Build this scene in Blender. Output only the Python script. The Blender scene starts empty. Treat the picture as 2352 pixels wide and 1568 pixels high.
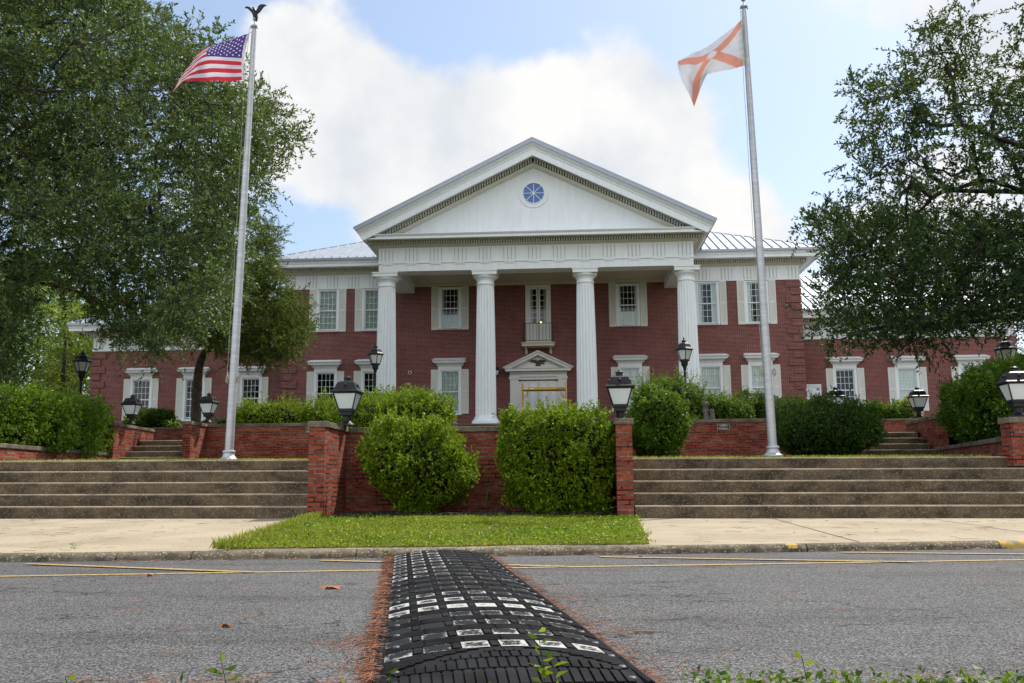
import bpy, math, random
import numpy as np
from mathutils import Vector
R = math.radians
SC = bpy.context.scene
rng = np.random.default_rng(7)
random.seed(7)

# ---------------------------------------------------------------- camera
F, PITCH, YAW, ROLL, CZ = 2150., R(8.83), R(3.5), R(.45), .6     # F in pixels of a 2352 px wide frame
fw = np.array([-math.sin(YAW)*math.cos(PITCH), math.cos(YAW)*math.cos(PITCH), math.sin(PITCH)])
_r = np.array([math.cos(YAW), math.sin(YAW), 0.]); _u = np.cross(_r, fw)
cr = _r*math.cos(ROLL) - _u*math.sin(ROLL); cu = _u*math.cos(ROLL) + _r*math.sin(ROLL)
cam = bpy.data.objects.new('camera', bpy.data.cameras.new('camera'))
SC.collection.objects.link(cam)
cam.data.lens = F/2352*36; cam.data.sensor_width = 36
cam.data.clip_start = .05; cam.data.clip_end = 2000
from mathutils import Matrix
m = Matrix(((cr[0], cu[0], -fw[0], 0), (cr[1], cu[1], -fw[1], 0), (cr[2], cu[2], -fw[2], CZ), (0, 0, 0, 1)))
cam.matrix_world = m
SC.camera = cam
def ray(x, y): return fw*F + cr*(x-1176) - cu*(y-784)
def P(x, y, Y):                     # the point of the vertical plane at distance Y seen at photo position (x, y)
    d = ray(x, y); t = Y/d[1]; return (d[0]*t, Y, CZ+d[2]*t)
def PZ(x, y, z):                    # the same on a level plane
    d = ray(x, y); t = (z-CZ)/d[2]; return (d[0]*t, d[1]*t, z)

# ---------------------------------------------------------------- light
SUN = np.array([.86, 1., 1.9]); SUN /= np.linalg.norm(SUN)
SUN_EL = math.asin(SUN[2]); SUN_AZ = math.atan2(SUN[0], SUN[1])
sun = bpy.data.objects.new('sun', bpy.data.lights.new('sun', 'SUN'))
SC.collection.objects.link(sun)
sun.data.energy = 4.0; sun.data.angle = R(.8); sun.data.color = (1, .95, .86)
sun.rotation_euler = Vector(SUN).to_track_quat('Z', 'Y').to_euler()
SC.view_settings.view_transform = 'Standard'; SC.view_settings.look = 'None'
SC.view_settings.exposure = .58; SC.view_settings.gamma = 1
W = bpy.data.worlds.new('World'); SC.world = W; W.use_nodes = True
nt = W.node_tree; N = nt.nodes; L = nt.links
for n in list(N): N.remove(n)
def wn(t, **k):
    n = N.new(t)
    for a, b in k.items(): setattr(n, a, b)
    return n
out = wn('ShaderNodeOutputWorld'); bg = wn('ShaderNodeBackground'); bg.inputs[1].default_value = .12
L.new(bg.outputs[0], out.inputs[0])
sky = wn('ShaderNodeTexSky', sky_type='NISHITA', sun_disc=False, sun_elevation=SUN_EL, sun_rotation=SUN_AZ,
         air_density=1.0, dust_density=1.6, ozone_density=1.6)
tc = wn('ShaderNodeTexCoord')
def wmath(op, a, b=None, c=None, clamp=False):
    n = wn('ShaderNodeMath', operation=op); n.use_clamp = clamp
    for i, v in enumerate((a, b, c)):
        if v is None: continue
        if isinstance(v, (int, float)): n.inputs[i].default_value = v
        else: L.new(v, n.inputs[i])
    return n.outputs[0]
dirv = tc.outputs['Generated']
# clouds: soft bumps of cloud cover in direction space, broken up by noise
blobs = [(600, 150, 130, .9), (760, 220, 200, 1.), (960, 330, 240, 1.1), (1180, 350, 220, 1.), (1400, 310, 200, 1.1), (1520, 290, 150, .9),
         (1600, 520, 150, .7), (1740, 560, 150, .8), (830, 430, 140, .35), (1480, 470, 160, .4), (2300, 60, 170, .8), (2150, 300, 260, .3), (1930, 40, 140, .15),
         (600, 700, 260, .6), (2200, 600, 260, .5), (1080, 110, 120, .25),
         (720, 545, 110, -.7), (1800, 230, 230, -.45), (1950, 420, 160, -.3), (1150, -30, 240, -.8), (440, 20, 170, -.8), (380, 120, 150, -.5), (1050, 20, 200, -.4), (900, 20, 130, -.5), (1560, 20, 160, -.3), (1660, 420, 70, -.3)]
acc = None
for (bx, by, br, bw) in blobs:
    d = ray(bx, by); d = d/np.linalg.norm(d)
    sub = wn('ShaderNodeVectorMath', operation='DISTANCE'); L.new(dirv, sub.inputs[0]); sub.inputs[1].default_value = d
    q = wmath('DIVIDE', sub.outputs['Value'], br/2150*1.25)
    q = wmath('SUBTRACT', 1., wmath('MULTIPLY', q, q), clamp=True)
    q = wmath('MULTIPLY', q, bw)
    acc = q if acc is None else wmath('ADD', acc, q)
noi = wn('ShaderNodeTexNoise'); noi.inputs['Scale'].default_value = 7; noi.inputs['Detail'].default_value = 8; noi.inputs['Roughness'].default_value = .55
L.new(dirv, noi.inputs['Vector'])
noi2 = wn('ShaderNodeTexNoise'); noi2.inputs['Scale'].default_value = 1.7; noi2.inputs['Detail'].default_value = 5
L.new(dirv, noi2.inputs['Vector'])
nn = wmath('MULTIPLY', wmath('SUBTRACT', noi.outputs[0], .5), 3.4)
n2 = wmath('MULTIPLY', wmath('SUBTRACT', noi2.outputs[0], .5), 2.2)
cov = wmath('ADD', wmath('ADD', acc, nn), wmath('MULTIPLY', n2, .35))
sy_ = wn('ShaderNodeSeparateXYZ'); L.new(dirv, sy_.inputs[0])
cov = wmath('ADD', cov, wmath('MULTIPLY', wmath('SUBTRACT', .25, sy_.outputs[1]), .7, clamp=True))  # extra cloud cover added out of view behind the camera for whiter fill
ramp = wn('ShaderNodeMapRange', interpolation_type='SMOOTHSTEP'); ramp.inputs[1].default_value = .0; ramp.inputs[2].default_value = .8
L.new(cov, ramp.inputs[0])
mixc = wn('ShaderNodeMix', data_type='RGBA'); L.new(ramp.outputs[0], mixc.inputs[0])
sk2 = wn('ShaderNodeMix', data_type='RGBA'); sk2.inputs[0].default_value = .12     # thin high haze over the blue
L.new(sky.outputs[0], sk2.inputs[6]); sk2.inputs[7].default_value = (5.6, 6.6, 7.0, 1)
L.new(sk2.outputs[2], mixc.inputs[6]); cl_ = wn('ShaderNodeMix', data_type='RGBA'); cl_.inputs[6].default_value = (4.3, 4.5, 4.8, 1); cl_.inputs[7].default_value = (5.6, 5.55, 5.5, 1)
cr_ = wn('ShaderNodeMapRange'); L.new(noi.outputs[0], cr_.inputs[0]); cr_.inputs[1].default_value = .35; cr_.inputs[2].default_value = .6; L.new(cr_.outputs[0], cl_.inputs[0]); L.new(cl_.outputs[2], mixc.inputs[7])
# sky away from the sun, out of view, brightened as added fill for the front
dt = wn('ShaderNodeVectorMath', operation='DOT_PRODUCT'); L.new(dirv, dt.inputs[0]); dt.inputs[1].default_value = (-.55, -.83, .1)
gain = wn('ShaderNodeMapRange', interpolation_type='SMOOTHSTEP'); L.new(dt.outputs['Value'], gain.inputs[0]); gain.inputs[1].default_value = -.1; gain.inputs[2].default_value = .7; gain.inputs[3].default_value = 1.; gain.inputs[4].default_value = 1.7
sc_ = wn('ShaderNodeVectorMath', operation='SCALE'); L.new(mixc.outputs[2], sc_.inputs[0]); L.new(gain.outputs[0], sc_.inputs['Scale'])
L.new(sc_.outputs[0], bg.inputs[0])

# ---------------------------------------------------------------- materials
def mat(name):
    m = bpy.data.materials.new(name); m.use_nodes = True
    nt = m.node_tree; b = nt.nodes['Principled BSDF']
    return m, nt, b
def nd(nt, t, ins=None, **k):
    n = nt.nodes.new(t)
    for a, b in k.items(): setattr(n, a, b)
    if ins:
        for a, b in ins.items():
            if hasattr(b, 'links'): nt.links.new(b, n.inputs[a])
            else: n.inputs[a].default_value = b
    return n
def mixrgb(nt, fac, a, b, blend='MIX'):
    n = nt.nodes.new('ShaderNodeMix'); n.data_type = 'RGBA'; n.blend_type = blend
    for i, v in ((0, fac), (6, a), (7, b)):
        if hasattr(v, 'links'): nt.links.new(v, n.inputs[i])
        elif i == 0: n.inputs[0].default_value = v
        else: n.inputs[i].default_value = (*v[:3], 1)
    return n.outputs[2]
def ramp_(nt, fac, a, b):
    return nd(nt, 'ShaderNodeMapRange', {0: fac, 1: a, 2: b}, clamp=True).outputs[0]
def objco(nt): return nt.nodes.new('ShaderNodeTexCoord').outputs['Object']
def noise(nt, co, s, det=4, rough=.55):
    return nd(nt, 'ShaderNodeTexNoise', {'Vector': co, 'Scale': s, 'Detail': det, 'Roughness': rough}).outputs[0]
def stretch(nt, co, v):
    return nd(nt, 'ShaderNodeVectorMath', {0: co, 1: v}, operation='MULTIPLY').outputs[0]
def bump(nt, b, h, dist, strength=1.):
    n = nd(nt, 'ShaderNodeBump', {'Height': h, 'Distance': dist, 'Strength': strength}); nt.links.new(n.outputs[0], b.inputs['Normal'])
def setc(nt, b, c):
    if hasattr(c, 'links'): nt.links.new(c, b.inputs['Base Color'])
    else: b.inputs['Base Color'].default_value = (*c, 1)
M = {}
def simple(name, c, rough=.5, metal=0, var=.12, scale=6, spec=.5):
    m, nt, b = mat(name); co = objco(nt)
    n = noise(nt, co, scale, 5)
    c2 = tuple(x*(1-var*2) for x in c)
    setc(nt, b, mixrgb(nt, ramp_(nt, n, .35, .7), c, c2))
    b.inputs['Roughness'].default_value = rough; b.inputs['Metallic'].default_value = metal
    b.inputs['Specular IOR Level'].default_value = spec
    M[name] = m; return m, nt, b
def paint(name, c, dirt=(.28, .26, .2), amt=.5):
    m, nt, b = mat(name); co = objco(nt)
    n = noise(nt, stretch(nt, co, (3.2, 3.2, .5)), 2.2, 6, .6)
    n3 = noise(nt, co, 14, 6, .7)
    base = mixrgb(nt, ramp_(nt, n, .35, .75), c, tuple(x*.9 for x in c))
    chips = ramp_(nt, n3, .70, .74)
    f = nd(nt, 'ShaderNodeMath', {0: chips, 1: amt}, operation='MULTIPLY').outputs[0]
    setc(nt, b, mixrgb(nt, f, base, dirt)); b.inputs['Roughness'].default_value = .55
    M[name] = m
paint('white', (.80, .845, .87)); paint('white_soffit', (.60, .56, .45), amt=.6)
paint('dentil_paint', (.62, .60, .50), amt=.5); paint('groove_shade', (.46, .48, .45), amt=.3); paint('shutter_white', (.68, .69, .64), amt=.2)  # the groove grey paints shade into the frieze grooves
paint('door_white', (.74, .74, .72), amt=.1)
def brick(name, c1, c2, mortar, w=.21, h=.0677, ms=.012, stain=.0, coarse=None):
    m, nt, b = mat(name)
    geo = nd(nt, 'ShaderNodeNewGeometry'); sep = nd(nt, 'ShaderNodeSeparateXYZ', {0: geo.outputs['Position']})
    sx = nd(nt, 'ShaderNodeMath', {0: sep.outputs[0], 1: sep.outputs[1]}, operation='ADD').outputs[0]
    cb = nd(nt, 'ShaderNodeCombineXYZ', {0: sx, 1: sep.outputs[2], 2: 0.}).outputs[0]
    co = geo.outputs['Position']
    bt = nd(nt, 'ShaderNodeTexBrick', {'Vector': cb, 'Scale': 1., 'Mortar Size': ms, 'Mortar Smooth': .15, 'Bias': .0,
            'Brick Width': w, 'Row Height': h, 'Color1': (*c1, 1), 'Color2': (*c2, 1), 'Mortar': (*mortar, 1)})
    n = noise(nt, co, 1.3, 5); n2 = noise(nt, co, 30, 3)
    col = mixrgb(nt, ramp_(nt, n, .3, .75), bt.outputs['Color'], tuple(.75 for _ in c1), 'MULTIPLY')
    col = mixrgb(nt, ramp_(nt, n2, .3, .7), col, (.82, .82, .82), 'MULTIPLY')
    if stain:
        s = noise(nt, stretch(nt, co, (1, 1, 2.5)), 2.4, 6, .7)
        # mortar black with mildew in patches
        f = nd(nt, 'ShaderNodeMath', {0: ramp_(nt, s, .42, .55), 1: bt.outputs['Fac']}, operation='MULTIPLY').outputs[0]
        col = mixrgb(nt, f, col, (.02, .018, .018))
        s2 = noise(nt, stretch(nt, co, (7, 7, 1.3)), 1.7, 6, .7)
        f2 = nd(nt, 'ShaderNodeMath', {0: ramp_(nt, s2, .55, .85), 1: stain}, operation='MULTIPLY').outputs[0]
        col = mixrgb(nt, f2, col, (.05, .02, .018))
        s3 = noise(nt, stretch(nt, co, (9, 9, 5)), 1.5, 7, .75)
        f3 = nd(nt, 'ShaderNodeMath', {0: ramp_(nt, s3, .72, .8), 1: .55}, operation='MULTIPLY').outputs[0]
        col = mixrgb(nt, f3, col, (.5, .45, .42))
    setc(nt, b, col); b.inputs['Roughness'].default_value = .85; b.inputs['Specular IOR Level'].default_value = .12
    inv = nd(nt, 'ShaderNodeMath', {0: 1., 1: bt.outputs['Fac']}, operation='SUBTRACT').outputs[0]
    bump(nt, b, inv, .006)
    M[name] = m
brick('brick', (.27, .052, .042), (.165, .028, .026), (.36, .28, .26), ms=.010)
brick('garden_brick', (.34, .080, .045), (.24, .054, .034), (.27, .20, .15), ms=.010, stain=.4)
def concrete(name, c, dark, agg=.5, scale=1., stainy=.8):
    m, nt, b = mat(name); geo = nd(nt, 'ShaderNodeNewGeometry'); co = geo.outputs['Position']
    s = noise(nt, stretch(nt, co, (1.3, 1.3, 2.2)), 1.6*scale, 7, .65)
    s2 = noise(nt, co, 9, 6, .7)
    col = mixrgb(nt, nd(nt, 'ShaderNodeMath', {0: ramp_(nt, s, .42, .62), 1: stainy}, operation='MULTIPLY').outputs[0], c, dark)
    col = mixrgb(nt, ramp_(nt, s2, .35, .75), col, (.55, .52, .48), 'MULTIPLY')
    v = nd(nt, 'ShaderNodeTexVoronoi', {'Vector': co, 'Scale': 60.}); vs = nd(nt, 'ShaderNodeSeparateColor', {0: v.outputs['Color']})
    f = nd(nt, 'ShaderNodeMath', {0: ramp_(nt, vs.outputs[0], .72, .8), 1: ramp_(nt, v.outputs['Distance'], .5, .3)}, operation='MULTIPLY').outputs[0]
    f = nd(nt, 'ShaderNodeMath', {0: f, 1: agg}, operation='MULTIPLY').outputs[0]
    col = mixrgb(nt, f, col, (.42, .36, .27))
    setc(nt, b, col); b.inputs['Roughness'].default_value = .9; b.inputs['Specular IOR Level'].default_value = .12
    bump(nt, b, noise(nt, co, 90, 3), .004)
    M[name] = m
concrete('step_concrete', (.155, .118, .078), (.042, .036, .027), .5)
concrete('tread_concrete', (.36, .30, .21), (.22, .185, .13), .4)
concrete('cap_concrete', (.20, .17, .125), (.07, .06, .045), .5)
concrete('kerb_concrete', (.20, .17, .12), (.055, .05, .036), .9, 3.)
def sidewalk():
    m, nt, b = mat('sidewalk'); geo = nd(nt, 'ShaderNodeNewGeometry'); co = geo.outputs['Position']
    n = noise(nt, co, .9, 6, .6); n2 = noise(nt, co, 160, 2); n3 = noise(nt, co, 45, 4)
    col = mixrgb(nt, ramp_(nt, n, .4, .7), (.44, .375, .275), (.32, .275, .20))
    col = mixrgb(nt, ramp_(nt, n2, .35, .7), col, (.6, .58, .55), 'MULTIPLY')
    col = mixrgb(nt, ramp_(nt, n3, .5, .8), col, (.7, .68, .62), 'MULTIPLY')
    # hairline cracks
    wv = nd(nt, 'ShaderNodeTexNoise', {'Vector': co, 'Scale': .45, 'Detail': 6.}).outputs[0]
    a = nd(nt, 'ShaderNodeMath', {0: wv, 1: .5}, operation='SUBTRACT').outputs[0]
    a = nd(nt, 'ShaderNodeMath', {0: a}, operation='ABSOLUTE').outputs[0]
    col = mixrgb(nt, ramp_(nt, a, .0022, .0008), col, (.2, .17, .12))
    setc(nt, b, col); b.inputs['Roughness'].default_value = .9; b.inputs['Specular IOR Level'].default_value = .12; bump(nt, b, n2, .004)
    M['sidewalk'] = m
sidewalk()
def asphalt():
    m, nt, b = mat('asphalt'); geo = nd(nt, 'ShaderNodeNewGeometry'); co = geo.outputs['Position']
    v = nd(nt, 'ShaderNodeTexVoronoi', {'Vector': co, 'Scale': 125.}); vs = nd(nt, 'ShaderNodeSeparateColor', {0: v.outputs['Color']})
    n = noise(nt, co, .7, 5); n3 = noise(nt, co, 60, 4, .7)
    col = mixrgb(nt, vs.outputs[0], (.08, .079, .078), (.30, .292, .28))
    col = mixrgb(nt, ramp_(nt, v.outputs['Distance'], .35, .75), col, (.035, .036, .04))
    col = mixrgb(nt, ramp_(nt, n3, .45, .75), col, (.05, .05, .055))
    col = mixrgb(nt, ramp_(nt, n, .35, .7), col, (.85, .85, .85), 'MULTIPLY')
    st = noise(nt, stretch(nt, co, (.35, 1.6, 1)), 1.1, 6, .65); col = mixrgb(nt, ramp_(nt, st, .50, .68), col, (.72, .72, .72), 'MULTIPLY')
    sp = noise(nt, co, 2.6, 3); col = mixrgb(nt, ramp_(nt, sp, .70, .78), col, (.62, .62, .62), 'MULTIPLY')
    cr_n = nd(nt, 'ShaderNodeTexNoise', {'Vector': stretch(nt, co, (.6, 1.1, 1)), 'Scale': .55, 'Detail': 7.}).outputs[0]
    cq = nd(nt, 'ShaderNodeMath', {0: nd(nt, 'ShaderNodeMath', {0: cr_n, 1: .52}, operation='SUBTRACT').outputs[0]}, operation='ABSOLUTE').outputs[0]
    col = mixrgb(nt, ramp_(nt, cq, .0022, .0010), col, (.03, .03, .03))
    setc(nt, b, col); b.inputs['Roughness'].default_value = .85; b.inputs['Specular IOR Level'].default_value = .15
    bump(nt, b, v.outputs['Distance'], .006, .8)
    M['asphalt'] = m
asphalt()
def soil(name, a, bb, sc=12):
    m, nt, b = mat(name); geo = nd(nt, 'ShaderNodeNewGeometry'); co = geo.outputs['Position']
    n = noise(nt, co, sc, 6, .7)
    setc(nt, b, mixrgb(nt, ramp_(nt, n, .35, .65), a, bb)); b.inputs['Roughness'].default_value = .95; b.inputs['Specular IOR Level'].default_value = .1; bump(nt, b, n, .03)
    M[name] = m
soil('lawn_ground', (.045, .065, .014), (.11, .085, .045), 5); soil('mulch', (.05, .032, .02), (.11, .075, .05), 30)
simple('line_yellow', (.40, .28, .10), .8, var=.3, scale=30)
simple('black_metal', (.010, .010, .013), .42, var=.1, spec=.3); simple('dark_bronze', (.05, .035, .022), .5, .4)
simple('frost_glass', (.62, .68, .68), .35, var=.03)
simple('roof_metal', (.34, .375, .42), .5, .3, var=.08, scale=1.5); simple('fascia_metal', (.30, .34, .39), .4, .5, var=.06)
simple('rubber', (.017, .0175, .019), .8, var=.45, scale=5, spec=.1); simple('bolt_metal', (.10, .095, .12), .55, .5)
simple('scaffold_yellow', (.72, .40, .01), .4, var=.08); simple('black_paint', (.01, .01, .01), .5); simple('plain_white', (.8, .8, .8), .6, var=.05)
simple('curtain_grey', (.60, .68, .64), .9, var=.1); simple('curtain_pale', (.82, .86, .85), .9, var=.05); simple('blind_pale', (.84, .88, .84), .8, var=.04)
simple('interior', (.06, .05, .045), .9); simple('rope', (.35, .34, .22), .9)
simple('bark', (.045, .035, .028), .95, var=.35, scale=12); simple('bark_dark', (.022, .019, .016), .95, var=.3, scale=12); simple('cedar_bark', (.12, .085, .06), .95, var=.4, scale=9)
simple('driftwood', (.16, .14, .12), .9, var=.4, scale=20); simple('needle', (.22, .075, .025), .8, var=.3, scale=9); simple('dry_leaf', (.36, .13, .04), .8, var=.3)
simple('joint_dark_gap_shade', (.012, .012, .01), 1)  # black of the pavement joints and of the painted shade between dentils
def aluminium():
    m, nt, b = mat('aluminium'); co = objco(nt)
    n = noise(nt, stretch(nt, co, (1, 1, 9)), 1.6, 5); n2 = noise(nt, stretch(nt, co, (1, 1, 60)), 2, 3)
    col = mixrgb(nt, ramp_(nt, n, .3, .7), (.50, .51, .52), (.36, .37, .39)); col = mixrgb(nt, ramp_(nt, n2, .55, .8), col, (.8, .8, .8), 'MULTIPLY')
    setc(nt, b, col); b.inputs['Metallic'].default_value = .55; b.inputs['Roughness'].default_value = .42
    M['aluminium'] = m
aluminium()
def worn_pad():
    m, nt, b = mat('worn_white'); geo = nd(nt, 'ShaderNodeNewGeometry'); co = geo.outputs['Position']
    at = nd(nt, 'ShaderNodeAttribute', attribute_name='edge').outputs['Fac']
    n = noise(nt, co, 7, 4, .6); n2 = noise(nt, co, 70, 5, .8); big = noise(nt, co, 1.3, 2)
    fl = nd(nt, 'ShaderNodeAttribute', attribute_name='fill').outputs['Fac']
    ad = lambda p, q, op='ADD': nd(nt, 'ShaderNodeMath', {0: p, 1: q}, operation=op).outputs[0]
    a = ad(ad(ad(fl, ad(at, .42, 'MULTIPLY')), ad(ad(n, .5, 'SUBTRACT'), 1.4, 'MULTIPLY')), ad(ad(n2, .5, 'SUBTRACT'), 2.2, 'MULTIPLY'))
    setc(nt, b, mixrgb(nt, ramp_(nt, a, .66, .90), (.017, .0175, .019), (.38, .38, .36))); b.inputs['Roughness'].default_value = .85; b.inputs['Specular IOR Level'].default_value = .08
    M['worn_white'] = m
worn_pad()
def kerb_yellow():
    m, nt, b = mat('worn_yellow'); geo = nd(nt, 'ShaderNodeNewGeometry'); n = noise(nt, geo.outputs['Position'], 9, 6, .7)
    setc(nt, b, mixrgb(nt, ramp_(nt, n, .46, .52), (.17, .155, .12), (.42, .27, .04))); b.inputs['Roughness'].default_value = .85
    M['worn_yellow'] = m
kerb_yellow()
def glassm(name, tint, refl, base=None):
    m, nt, b = mat(name); nt.nodes.remove(b); o = nt.nodes['Material Output']
    tr = nd(nt, 'ShaderNodeBsdfTransparent', {0: (*tint, 1)}); gl = nd(nt, 'ShaderNodeBsdfGlossy', {'Roughness': .02, 'Color': (.9, .95, 1, 1)})
    if base: tr = nd(nt, 'ShaderNodeBsdfDiffuse', {0: (*base, 1)})
    fr = nd(nt, 'ShaderNodeFresnel', {0: 1.5}).outputs[0]
    f = nd(nt, 'ShaderNodeMath', {0: fr, 1: refl}, operation='MULTIPLY').outputs[0]
    mx = nd(nt, 'ShaderNodeMixShader', {0: f, 1: tr.outputs[0], 2: gl.outputs[0]}); nt.links.new(mx.outputs[0], o.inputs[0])
    M[name] = m
glassm('glass', (.93, .96, .95), .5); glassm('painted_sky_glass', (1, 1, 1), 1.1, (.035, .13, .42))  # the blue diffuse base paints the sky's reflection into the round window
def leafm(name, dark, light, tip=None, rough=.38, trans=.3, spec=.5):
    m, nt, b = mat(name); o = nt.nodes['Material Output']
    geo = nd(nt, 'ShaderNodeNewGeometry'); at = nd(nt, 'ShaderNodeAttribute', attribute_name='rnd').outputs['Fac']
    n = noise(nt, geo.outputs['Position'], .8, 3)
    f = nd(nt, 'ShaderNodeMath', {0: nd(nt, 'ShaderNodeMath', {0: n, 1: .6}, operation='MULTIPLY').outputs[0], 1: nd(nt, 'ShaderNodeMath', {0: at, 1: .6}, operation='MULTIPLY').outputs[0]}, operation='ADD').outputs[0]
    col = mixrgb(nt, ramp_(nt, f, .25, .95), dark, light)
    if tip: col = mixrgb(nt, ramp_(nt, at, .8, 1.), col, tip)
    setc(nt, b, col); b.inputs['Roughness'].default_value = rough; b.inputs['Specular IOR Level'].default_value = spec
    tl = nd(nt, 'ShaderNodeBsdfTranslucent'); nt.links.new(mixrgb(nt, .5, col, (.35, .5, .03), 'MIX'), tl.inputs[0])
    mx = nd(nt, 'ShaderNodeMixShader', {0: trans, 1: b.outputs[0], 2: tl.outputs[0]}); nt.links.new(mx.outputs[0], o.inputs[0])
    M[name] = m
leafm('leaf_oak', (.024, .054, .020), (.12, .18, .065), (.20, .25, .05), .5, .16, .2)
leafm('leaf_oak_dark', (.010, .027, .011), (.040, .085, .026), (.10, .15, .025), .5, .12, .15)
leafm('leaf_cedar', (.025, .055, .012), (.08, .125, .022), (.22, .26, .05), .6, .2, .15)
leafm('leaf_far', (.07, .12, .02), (.22, .30, .03), (.36, .42, .04), .6, .35)
leafm('leaf_bright', (.028, .065, .003), (.18, .28, .007), (.40, .50, .02), .5, .3, .2)
leafm('leaf_mid', (.016, .055, .005), (.07, .16, .010), (.26, .38, .02), .5, .25, .2)
leafm('leaf_dark', (.011, .034, .006), (.036, .085, .011), (.13, .2, .02), .5, .2, .15)
leafm('leaf_hedge', (.025, .075, .006), (.12, .23, .012), (.30, .42, .03), .5, .28, .2)
leafm('leaf_yellow', (.25, .28, .04), (.55, .55, .15), (.7, .7, .3), .5, .3)
leafm('grass_blade', (.11, .14, .015), (.32, .33, .045), (.52, .48, .14), .6, .3, .15)

# ---------------------------------------------------------------- mesh helpers
COL = SC.collection
def tag(o, label=None, cat=None, group=None, kind=None):
    if label: o['label'] = label
    if cat: o['category'] = cat
    if group: o['group'] = group
    if kind: o['kind'] = kind
    return o
def empty(name, loc, label=None, cat=None, group=None):
    o = bpy.data.objects.new(name, None); COL.objects.link(o); o.location = loc; o.empty_display_size = .2
    return tag(o, label, cat, group)
def root_loc(p):
    while p is not None and p.parent is not None: p = p.parent
    return np.array(p.location) if p is not None else np.zeros(3)
class MB:
    def __init__(s, world=True): s.v = []; s.f = []; s.mi = []; s.cur = 0; s.world = world
    def add(s, vs, fs):
        b = len(s.v); s.v += [tuple(map(float, v)) for v in vs]; s.f += [tuple(b+i for i in f) for f in fs]; s.mi += [s.cur]*len(fs); return s
    def box(s, x0, x1, y0, y1, z0, z1):
        if x0 > x1: x0, x1 = x1, x0
        if y0 > y1: y0, y1 = y1, y0
        if z0 > z1: z0, z1 = z1, z0
        return s.add([(x0, y0, z0), (x1, y0, z0), (x1, y1, z0), (x0, y1, z0), (x0, y0, z1), (x1, y0, z1), (x1, y1, z1), (x0, y1, z1)],
                     [(0, 3, 2, 1), (4, 5, 6, 7), (0, 1, 5, 4), (1, 2, 6, 5), (2, 3, 7, 6), (3, 0, 4, 7)])
    def sweepx(s, prof, x0, x1, cap=True):       # prof: (y, z) loop
        n = len(prof); vs = [(x0, y, z) for y, z in prof]+[(x1, y, z) for y, z in prof]
        fs = [(i, (i+1) % n, n+(i+1) % n, n+i) for i in range(n)]
        if cap: fs += [tuple(range(n-1, -1, -1)), tuple(range(n, 2*n))]
        return s.add(vs, fs)
    def sweepy(s, prof, y0, y1):                 # prof: (x, z) loop
        n = len(prof); vs = [(x, y0, z) for x, z in prof]+[(x, y1, z) for x, z in prof]
        return s.add(vs, [(i, (i+1) % n, n+(i+1) % n, n+i) for i in range(n)]+[tuple(range(n-1, -1, -1)), tuple(range(n, 2*n))])
    def prism(s, poly, z0, z1):                  # poly in plan
        n = len(poly); g = (lambda z, i: z[i]) if isinstance(z1, (list, tuple)) else (lambda z, i: z)
        vs = [(x, y, z0) for x, y in poly]+[(x, y, g(z1, i)) for i, (x, y) in enumerate(poly)]
        return s.add(vs, [(i, (i+1) % n, n+(i+1) % n, n+i) for i in range(n)]+[tuple(range(n-1, -1, -1)), tuple(range(n, 2*n))])
    def lathe(s, prof, n=16, c=(0, 0, 0), rot=0., sx=1., sy=1.):
        vs = []; fs = []
        for r, z in prof:
            for k in range(n):
                a = rot+2*math.pi*k/n; vs.append((c[0]+r*math.cos(a)*sx, c[1]+r*math.sin(a)*sy, c[2]+z))
        for j in range(len(prof)-1):
            for k in range(n):
                a = j*n+k; b = j*n+(k+1) % n; fs.append((a, b, b+n, a+n))
        fs.append(tuple(range(n-1, -1, -1))); fs.append(tuple(range((len(prof)-1)*n, len(prof)*n)))
        return s.add(vs, fs)
    def tube(s, pts, rad, n=8):
        pts = [Vector(p) for p in pts]; m = len(pts)
        if isinstance(rad, (int, float)): rad = [rad]*m
        vs = []; fs = []; pa = None
        for i in range(m):
            t = (pts[min(i+1, m-1)]-pts[max(i-1, 0)]).normalized()
            if pa is None: pa = t.orthogonal().normalized()
            else:
                pa = pa - t*pa.dot(t)
                pa = pa.normalized() if pa.length > 1e-6 else t.orthogonal().normalized()
            pb = t.cross(pa)
            for k in range(n):
                a = 2*math.pi*k/n; vs.append(pts[i]+(pa*math.cos(a)+pb*math.sin(a))*rad[i])
        for i in range(m-1):
            for k in range(n):
                a = i*n+k; b = i*n+(k+1) % n; fs.append((a, b, b+n, a+n))
        fs.append(tuple(range(n-1, -1, -1))); fs.append(tuple(range((m-1)*n, m*n)))
        return s.add(vs, fs)
    def ball(s, c, r, n=12, sz=1.):
        return s.lathe([(r*math.sin(math.pi*k/8)+1e-4, -r*sz*math.cos(math.pi*k/8)) for k in range(9)], n, c)
    def plate(s, poly, y0, y1):                  # poly in (x, z), thickness along y
        n = len(poly); vs = [(x, y0, z) for x, z in poly]+[(x, y1, z) for x, z in poly]
        return s.add(vs, [(i, (i+1) % n, n+(i+1) % n, n+i) for i in range(n)]+[tuple(range(n-1, -1, -1)), tuple(range(n, 2*n))])
    def build(s, name, m, parent=None, smooth=False, bevel=0, local=False):
        me = bpy.data.meshes.new(name)
        off = np.zeros(3) if local or parent is None else root_loc(parent)
        me.from_pydata([(v[0]-off[0], v[1]-off[1], v[2]-off[2]) for v in s.v], [], s.f); me.update()
        o = bpy.data.objects.new(name, me); COL.objects.link(o)
        for mm in (m if isinstance(m, (list, tuple)) else [m]): me.materials.append(M[mm])
        if any(s.mi): me.polygons.foreach_set('material_index', s.mi)
        if parent is not None: o.parent = parent
        import bmesh
        bm = bmesh.new(); bm.from_mesh(me); bmesh.ops.recalc_face_normals(bm, faces=bm.faces); bm.to_mesh(me); bm.free()
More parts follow.
